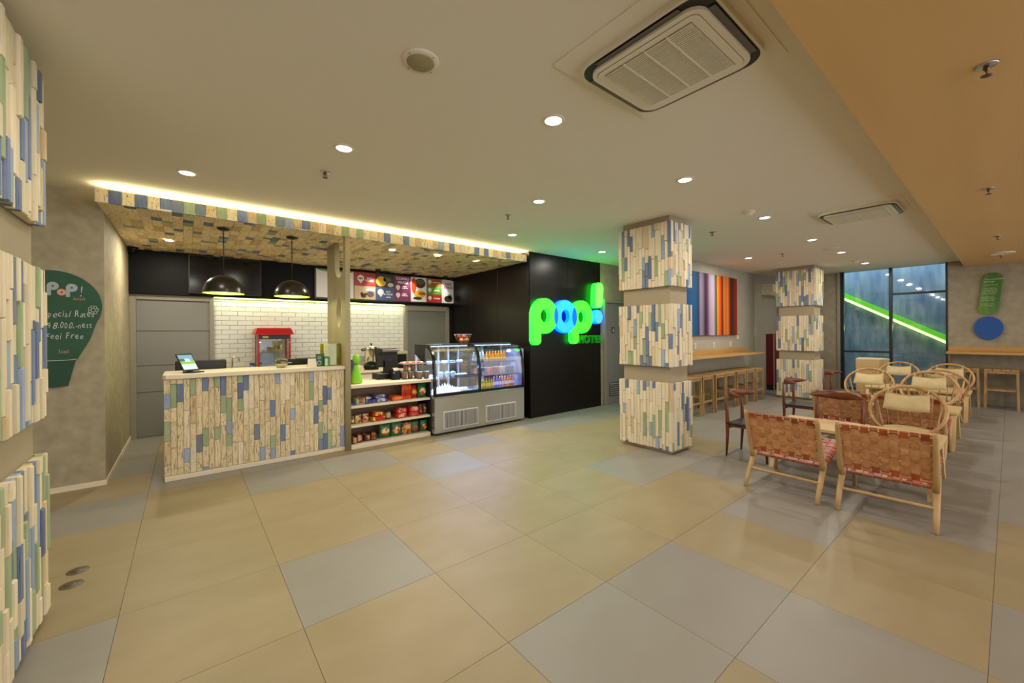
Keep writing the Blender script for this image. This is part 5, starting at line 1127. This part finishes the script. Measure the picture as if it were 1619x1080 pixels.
# ================================================================== FURNITURE
def make_stool():
    t = Thing('bar_stool', 'x', 'stool', group='wooden stools under the bars')
    m = M['stool']; h = .685; w = .195
    for sx in (-1, 1):
        for sy in (-1, 1):
            x, y = sx * (w - .018), sy * (w - .018); e = .022
            t.part('leg', MB().add([(x - .016 + sx * .0, y - .016, h - .03), (x + .016, y - .016, h - .03), (x + .016, y + .016, h - .03), (x - .016, y + .016, h - .03),
                                    (x - .015 + sx * e * .4, y - .015 + sy * e * .4, 0), (x + .015 + sx * e * .4, y - .015 + sy * e * .4, 0), (x + .015 + sx * e * .4, y + .015 + sy * e * .4, 0), (x - .015 + sx * e * .4, y + .015 + sy * e * .4, 0)],
                                   [(0, 1, 2, 3), (7, 6, 5, 4), (0, 4, 5, 1), (1, 5, 6, 2), (2, 6, 7, 3), (3, 7, 4, 0)]), m, local=True)
    for s in (-1, 1):
        a = s * (w - .018)
        t.part('apron', MB().rbox(-w + .03, w - .03, a - .010, a + .010, h - .07, h - .03, .003), m, local=True)
        t.part('apron', MB().rbox(a - .010, a + .010, -w + .03, w - .03, h - .07, h - .03, .003), m, local=True)
        t.part('footrest', MB().rbox(-w + .03, w - .03, a - .009, a + .009, .215, .245, .003), m, local=True)
        t.part('footrest', MB().rbox(a - .009, a + .009, -w + .03, w - .03, .315, .345, .003), m, local=True)
    for k in range(4): t.part('seat_slat', MB().rbox(-w, w, -w + k * .0985, -w + k * .0985 + .0945, h - .03, h, .005), m, local=True)
    return t
st = make_stool()
labs = ['oak bar stool partly hidden behind the nearest pillar', 'second stool from the left under the painting bar', 'third stool from the left under the painting bar', 'fourth stool from the left, middle of the painting bar row',
        'fifth stool from the left under the painting bar', 'sixth stool from the left, last but one before the red cabinet', 'farthest stool under the painting bar, nearest the red cabinet']
for k, x in enumerate((6.695, 7.16, 7.615, 8.067, 8.525, 8.99, 9.45)):
    if k == 0: st.o.location = (x, 3.535, 0); st.o['label'] = labs[0]
    else: clone(st, (x, 3.535 + .01 * (k % 2), 0), 0, labs[k])
for k, (y, lab) in enumerate(((.575, 'stool at the left end of the right wall bar, next to the window'), (.108, 'second stool under the right wall bar, fully in view'), (-.36, 'third stool under the right wall bar, at the picture edge'))):
    clone(st, (11.72, y, 0), 0, lab, scale=(1.05, 1.05, 1.07))

# ---- leather-woven lounge chair; local +X is forward, origin between the rear feet
HW = .262
def strap(pts, wvec, w, nrm_off, n_slots=None, th=.0028):
    """strip along pts of width w (direction wvec)"""
    mb = MB(); wv = Vector(wvec) * (w / 2); k = len(pts); vs = []
    for i, (p, nn) in enumerate(pts):
        p = Vector(p); nn = Vector(nn)
        vs += [p - wv + nn * th / 2, p + wv + nn * th / 2, p + wv - nn * th / 2, p - wv - nn * th / 2]
    fs = []
    for i in range(k - 1):
        a, b = 4 * i, 4 * i + 4
        fs += [(a, a + 1, b + 1, b), (a + 2, a + 3, b + 3, b + 2), (a + 1, a + 2, b + 2, b + 1), (a + 3, a, b, b + 3)]
    fs += [(0, 3, 2, 1), (4 * k - 4, 4 * k - 3, 4 * k - 2, 4 * k - 1)]
    return mb.add(vs, fs)
def make_lounge():
    t = Thing('woven_lounge_chair', 'x', 'lounge chair', group='leather-woven lounge chairs')
    m = M['ash']
    for s in (-1, 1):
        y = s * .277
        t.part('rear_leg', MB().tube([(-.005, y, 0), (.05, y, .09), (.13, y * .995, .19), (.20, y * .99, .275), (.215, y * .985, .31)], [.016, .019, .022, .024, .018], 10), m, local=True)
        t.part('back_post', MB().tube([(.165, y * .99, .255), (.14, y, .33), (.08, y, .50), (.015, y, .68), (.0, y, .715)], [.02, .022, .020, .017, .012], 10), m, local=True)
        t.part('seat_rail', MB().tube([(.16, y * .98, .262), (.30, y * .975, .292), (.60, y * .97, .352), (.80, y * .97, .392)], [.022, .019, .018, .017], 10), m, local=True)
        t.part('front_leg', MB().tube([(.755, y * .98, 0), (.765, y * .975, .18), (.775, y * .97, .385)], [.016, .018, .019], 10), m, local=True)
    t.part('rear_stretcher', MB().tube([(.095, -.277, .155), (.095, .277, .155)], .013, 10), m, local=True)
    t.part('front_stretcher', MB().tube([(.764, -.27, .20), (.764, .27, .20)], .012, 10), m, local=True)
    # leather: back between A (bottom) and B (top); seat between C (rear) and D (front)
    A, B = Vector((.135, 0, .335)), Vector((.018, 0, .69)); Cc, D = Vector((.205, 0, .275)), Vector((.765, 0, .395))
    for nm, P in (('back_rod', A), ('back_rod', B), ('seat_rod', Cc), ('seat_rod', D)):
        t.part(nm, MB().tube([(P.x, -.27, P.z), (P.x, .27, P.z)], .0095, 8), M['rattan'], local=True)
    NV, NR = 9, 6
    pitch = 2 * HW * .965 / NV
    def sheet(P, Q, nrows, mflat, label_side):
        d = (Q - P); L_ = d.length; d.normalize(); n = Vector((-d.z, 0, d.x))     # n points backwards (-X) for the back, up for the seat
        rowp = (L_ - .03) / nrows
        for j in range(NV):
            y = -HW * .965 + pitch * (j + .5)
            pts = []
            loop = [(P - d * .0125, -d), (P - d * .006 + n * .0115, n)]
            mb = MB()
            path = [(P + d * .004 - n * .0115, n), (P - d * .008 - n * .009, n), (P - d * .0125, d * -1), (P - d * .008 + n * .009, n)]
            for i in range(nrows):
                q = P + d * (.015 + rowp * (i + .5)); sg_ = 1 if (i + j) % 2 else -1
                sag = -.006 * sin(pi * (i + .5) / nrows)
                path.append((q + n * (.0048 * sg_ + sag), n))
            path += [(Q + d * .008 + n * .009, n), (Q + d * .0125, d), (Q + d * .008 - n * .009, n), (Q - d * .004 - n * .0115, n)]
            pp_ = [((p.x, y, p.z), nn) for p, nn in path]
            s = strap(pp_, (0, 1, 0), pitch - .0105, 0)
            for f in range(len(s.m)):       # loops over the rods show the chestnut face
                seg = f // 4 if f < 4 * (len(pp_) - 1) else 0
                s.m[f] = 1 if (seg < 4 or seg >= len(pp_) - 5) else 0
            t.part('leather_strap', s, [mflat, M['lred']], local=True)
        for i in range(nrows):
            q = P + d * (.015 + rowp * (i + .5)); pts = []
            for j in range(-1, NV + 1):
                y = -HW * .965 + pitch * (j + .5); sg_ = -1 if (i + j) % 2 else 1
                if j in (-1, NV): y = (-1 if j < 0 else 1) * .272; sg_ = 0
                p = q + n * (.0048 * sg_ - .006 * sin(pi * (i + .5) / nrows))
                pts.append(((p.x, y, p.z), n))
            t.part('leather_strap', strap(pts, d, rowp - .006, 0), mflat, local=True)
            if label_side:
              for s in (-1, 1): t.part('wrap_loop', MB().tube([(q.x - d.x * (rowp / 2 - .006) , s * .270, q.z - d.z * (rowp / 2 - .006)), (q.x + d.x * (rowp / 2 - .006), s * .270, q.z + d.z * (rowp / 2 - .006))], .0235, 8), M['lred'], local=True)
    sheet(A, B, NR, M['ltan'], 0)
    sheet(Cc, D, 8, M['lred'], 1)
    return t
lc = make_lounge()
lc.o.location = (4.10, 1.300, 0); lc.o['label'] = 'leather-woven lounge chair nearest the pillar, front left of the first table'
clone(lc, (4.128, .614, 0), radians(3.0), 'leather-woven lounge chair nearest the camera, front right of the first table')
clone(lc, (6.30, 1.335, 0), 0, 'leather-woven lounge chair behind the dark-railed armchair at the second table')
clone(lc, (6.33, .735, 0), 0, 'leather-woven lounge chair mostly hidden behind the nearest hoop chair')

# ---- low tables
def make_table():
    t = Thing('low_table', 'x', 'table', group='low oak lounge tables')
    h = .45
    t.part('table_top', MB().rbox(-.29, .29, -.645, .645, h - .042, h, .008), M['tabletop'], local=True)
    for sy in (-1, 1):
        y = sy * .60
        for sx in (-1, 1):
            t.part('slab_leg', MB().prism([(sx * .27, h - .042), (sx * .10, h - .042), (sx * .395, 0), (sx * .475, 0)], y - .022, y + .022, 'y'), M['tabletop'], local=True)
        t.part('apron', MB().prism([(-.24, h - .042), (.24, h - .042), (.16, h - .10), (-.16, h - .10)], y - .018, y + .018, 'y'), M['tabletop'], local=True)
    t.part('low_stretcher', MB().rbox(-.012, .012, -.58, .58, h - .11, h - .05, .004), M['tabletop'], local=True)
    return t
tb_ = make_table(); tb_.o.location = (5.37, 1.03, 0); tb_.o['label'] = 'low pale oak table nearest the camera, between lounge chairs'
clone(tb_, (7.64, 1.05, 0), 0, 'second low oak table, its corner showing right of the nearest hoop chair')
clone(tb_, (9.98, 1.05, 0), 0, 'third low oak table between the farthest hoop chairs')

# ---- dark teak elbow chair; seat faces local +X, origin at the seat centre on the floor
def make_elbow():
    t = Thing('elbow_chair', 'x', 'armchair', group='dark teak elbow chairs')
    m = M['teak']; d, w = .20, .21
    for s in (-1, 1):
        t.part('front_leg', MB().tube([(d + .01, s * w * .95, 0), (d, s * w * .95, .25), (d - .005, s * w * .93, .375)], [.011, .018, .021], 10), m, local=True)
        t.part('rear_leg', MB().tube([(-d - .015, s * w * .98, 0), (-d, s * w, .25), (-d, s * w, .40), (-d - .005, s * w * 1.0, .55), (-d - .01, s * w * 1.0, .70)], [.011, .018, .022, .016, .012], 10), m, local=True)
        t.part('side_rail', MB().prism([(-d, .378), (d, .378), (d, .322), (d - .06, .345), (-d + .06, .345), (-d, .317)], s * w * .93 - .009, s * w * .93 + .009, 'y'), m, local=True)
    for x in (d - .01, -d): t.part('cross_rail', MB().rbox(x - .009, x + .009, -w * .93, w * .93, .328, .378, .003), m, local=True)
    c = MB()
    vs = []; n = 9
    for i in range(n):
        for j in range(n):
            u, v = -1 + 2 * i / (n - 1), -1 + 2 * j / (n - 1); e = max(abs(u), abs(v))
            vs.append((u * (d + .005), v * (w - .002 + .012 * (1 - u)), .400 + .006 * v * v - .012 * (e > .99)))
    fs = [(i * n + j, (i + 1) * n + j, (i + 1) * n + j + 1, i * n + j + 1) for i in range(n - 1) for j in range(n - 1)]
    b0 = len(vs); ring = [i * n for i in range(n)] + [(n - 1) * n + j for j in range(1, n)] + [i * n + n - 1 for i in range(n - 2, -1, -1)] + [j for j in range(n - 2, 0, -1)]
    for q in ring: x, y, z = vs[q]; vs.append((x, y, .378))
    K = len(ring); fs += [(ring[i], ring[(i + 1) % K], b0 + (i + 1) % K, b0 + i) for i in range(K)] + [tuple(b0 + i for i in reversed(range(K)))]
    t.part('seat_pad', c.add(vs, fs, True), M['seatblk'], local=True)
    # curved rail: thick in the middle, tapering to the forward-bent ends
    N_ = 15; r_ = MB(); vs = []; q = 10
    for i in range(N_):
        a = -1 + 2 * i / (N_ - 1); y = .255 * a * (1 - .05 * a * a); x = -d - .045 + .20 * abs(a) ** 2.2
        hh = .054 * (1 - .55 * a * a) * (.55 + .45 * cos(a * 1.2)); tt = .018 - .006 * abs(a); z = .72 - .005 * a * a - .012 * (1 - a * a)
        if abs(a) == 1: hh *= .4; tt *= .5
        tx, ty = .20 * 2.2 * (abs(a) ** 1.2) * (1 if a > 0 else -1), .285 * (1 - .15 * a * a)
        l = math.hypot(tx, ty); nx, ny = -ty / l, tx / l
        for k in range(q):
            b = 2 * pi * k / q; vs.append((x + nx * tt * cos(b) + .008 * sin(b) * (1 - a * a), y + ny * tt * cos(b), z + hh * sin(b)))
    fs = [(i * q + k, i * q + (k + 1) % q, (i + 1) * q + (k + 1) % q, (i + 1) * q + k) for i in range(N_ - 1) for k in range(q)] + [tuple(reversed(range(q))), tuple((N_ - 1) * q + k for k in range(q))]
    t.part('back_rail', r_.add(vs, fs, True), m, local=True)
    return t
ec = make_elbow(); ec.o.location = (5.15, 1.895, 0); ec.o.rotation_euler = (0, 0, -pi / 2); ec.o['label'] = 'dark teak elbow chair at the left end of the first low table'
clone(ec, (7.05, 1.90, 0), -pi / 2, 'dark teak elbow chair at the left end of the second table, before the far pillar')
clone(ec, (9.02, 1.88, 0), -pi / 2, 'farthest dark teak elbow chair, in front of the window edge')
clone(ec, (5.66, 1.25, 0), pi, 'dark teak elbow chair facing the camera across the first table, long rail in view')

# ---- rattan hoop chair; faces local +X, origin under the seat centre
def make_hoop():
    t = Thing('hoop_chair', 'x', 'hoop chair', group='rattan hoop chairs with cream cushions')
    m = M['rattan']; R_, th = .297, radians(37)
    hc = Vector((-.02, 0, .60)); up = Vector((-sin(th), 0, cos(th)))
    def hp(a, r=R_): return hc + Vector((0, 1, 0)) * (r * cos(a)) + up * (r * sin(a))
    n = 40
    t.part('hoop', MB().tube([hp(2 * pi * i / n) for i in range(n)], .0165, 10, closed=True, up=(1, 0, 0)), m, local=True)
    sc = Vector((-.01, 0, .355)); sr = .215
    t.part('seat_ring', MB().tube([sc + Vector((sr * cos(a), sr * sin(a), 0)) for a in [2 * pi * i / 28 for i in range(28)]], .012, 8, closed=True), m, local=True)
    for k in range(15):
        a = radians(-52 + 284 * k / 14); b = radians(-70 + 320 * k / 14)
        p = hp(a); q = sc + Vector((-sr * sin(b) if True else 0, sr * cos(b), 0))
        t.part('spoke', MB().tube([p, (p + q) / 2 + Vector((-.012, 0, -.01)), q], .0045, 6), m, local=True)
    t.part('seat_web', MB().lathe([(.001, -.03), (.12, -.022), (sr, 0), (sr, .004), (.001, -.02)], 24, (sc.x, 0, sc.z), cap0=False, cap1=False), m, local=True)
    t.part('seat_cushion', MB().lathe([(.001, 0), (.17, .0), (.205, .012), (.213, .028), (.20, .044), (.15, .056), (.07, .060), (.001, .061)], 32, (sc.x + .005, 0, sc.z + .004), cap0=False, cap1=False), M['cushion'], local=True)
    for sx in (-1, 1):
        for s in (-1, 1):
            t.part('leg', MB().tube([(sc.x + sx * .14, s * .15, .33), (sc.x + sx * .18, s * .19, .16), (sc.x + sx * .20, s * .215, 0)], [.014, .016, .013], 8), m, local=True)
        t.part('leg_brace', MB().tube([(sc.x + sx * .185, -.195, .13), (sc.x + sx * .185, .195, .13)], .010, 8), m, local=True)
    for s in (-1, 1): t.part('hoop_strut', MB().tube([hp(radians(90 - s * 62)), (sc.x - .16, s * .17, .17)], .011, 8), m, local=True)
    # head cushion: puffed rectangular pillow lying on the hoop, slightly curved
    hw, hh, cx = .176, .105, 0
    fr = Vector((cos(th), 0, sin(th)))
    o = hc + up * .065 + fr * .035; vs = []; nu, nv = 13, 7
    for side in (1, -1):
        for i in range(nu):
            for j in range(nv):
                u, v = -1 + 2 * i / (nu - 1), -1 + 2 * j / (nv - 1)
                puff = .030 * (1 - abs(u) ** 6) * (1 - abs(v) ** 4) + .002
                p = o + Vector((0, 1, 0)) * (hw * u * (1 - .03 * v)) + up * (hh * v * (1 - .06 * (1 - u * u)) + .010 * u * u) + fr * (side * puff + .02 * u * u)
                vs.append(p)
    fs = []; B0 = nu * nv
    for i in range(nu - 1):
        for j in range(nv - 1):
            a = i * nv + j; fs.append((a, a + nv, a + nv + 1, a + 1)); fs.append((B0 + a, B0 + a + 1, B0 + a + nv + 1, B0 + a + nv))
    for i in range(nu - 1):
        for j in (0, nv - 1): a = i * nv + j; fs.append((a, a + nv, B0 + a + nv, B0 + a))
    for j in range(nv - 1):
        for i in (0, nu - 1): a = i * nv + j; fs.append((a, a + 1, B0 + a + 1, B0 + a))
    cu = t.part('head_cushion', MB().add(vs, fs, True), M['cushion'], local=True)
    t.part('piping', MB().tube([o + Vector((0, 1, 0)) * (hw * u) + up * (hh * (1 - .06 * (1 - u * u)) + .010 * u * u + .001) + fr * (.006 + .02 * u * u) for u in [-1 + 2 * i / 14 for i in range(15)]], .0035, 5), P_('piping_tan', 186, 158, 104, .7), parent=cu, local=True)
    for s in (-1, 1):
        a = radians(90 - s * 33)
        t.part('tie', MB().tube([hp(a, R_ + .018), hp(a, R_) + fr * .019, o + Vector((0, s * hw * .86, 0)) + up * (hh * .98) + fr * .02], .0055, 6).tube([hp(a) + (Vector((0, 1, 0)) * cos(a) + up * sin(a)) * (.021 * cos(b)) + fr * (.021 * sin(b)) for b in [2 * pi * i / 10 for i in range(10)]], .006, 5, closed=True), M['cushion'], local=True)
    return t
hc_ = make_hoop(); hc_.o.location = (5.98, .705, 0); hc_.o.rotation_euler = (0, 0, pi); hc_.o['label'] = 'nearest rattan hoop chair with round seat cushion, at the first low table'
clone(hc_, (8.50, 1.435, 0), pi, 'left rattan hoop chair of the middle pair, in front of the podium')
clone(hc_, (8.42, .755, 0), pi, 'right rattan hoop chair of the middle pair, behind the nearest hoop chair')
clone(hc_, (10.72, 1.37, 0), pi, 'left rattan hoop chair of the farthest pair, by the window mullion')
clone(hc_, (10.66, .70, 0), pi, 'farthest right rattan hoop chair, near the right wall bar stools')
clone(hc_, (9.25, .70, 0), 0, 'rattan hoop chair turned away from the camera, brown rim between two others')
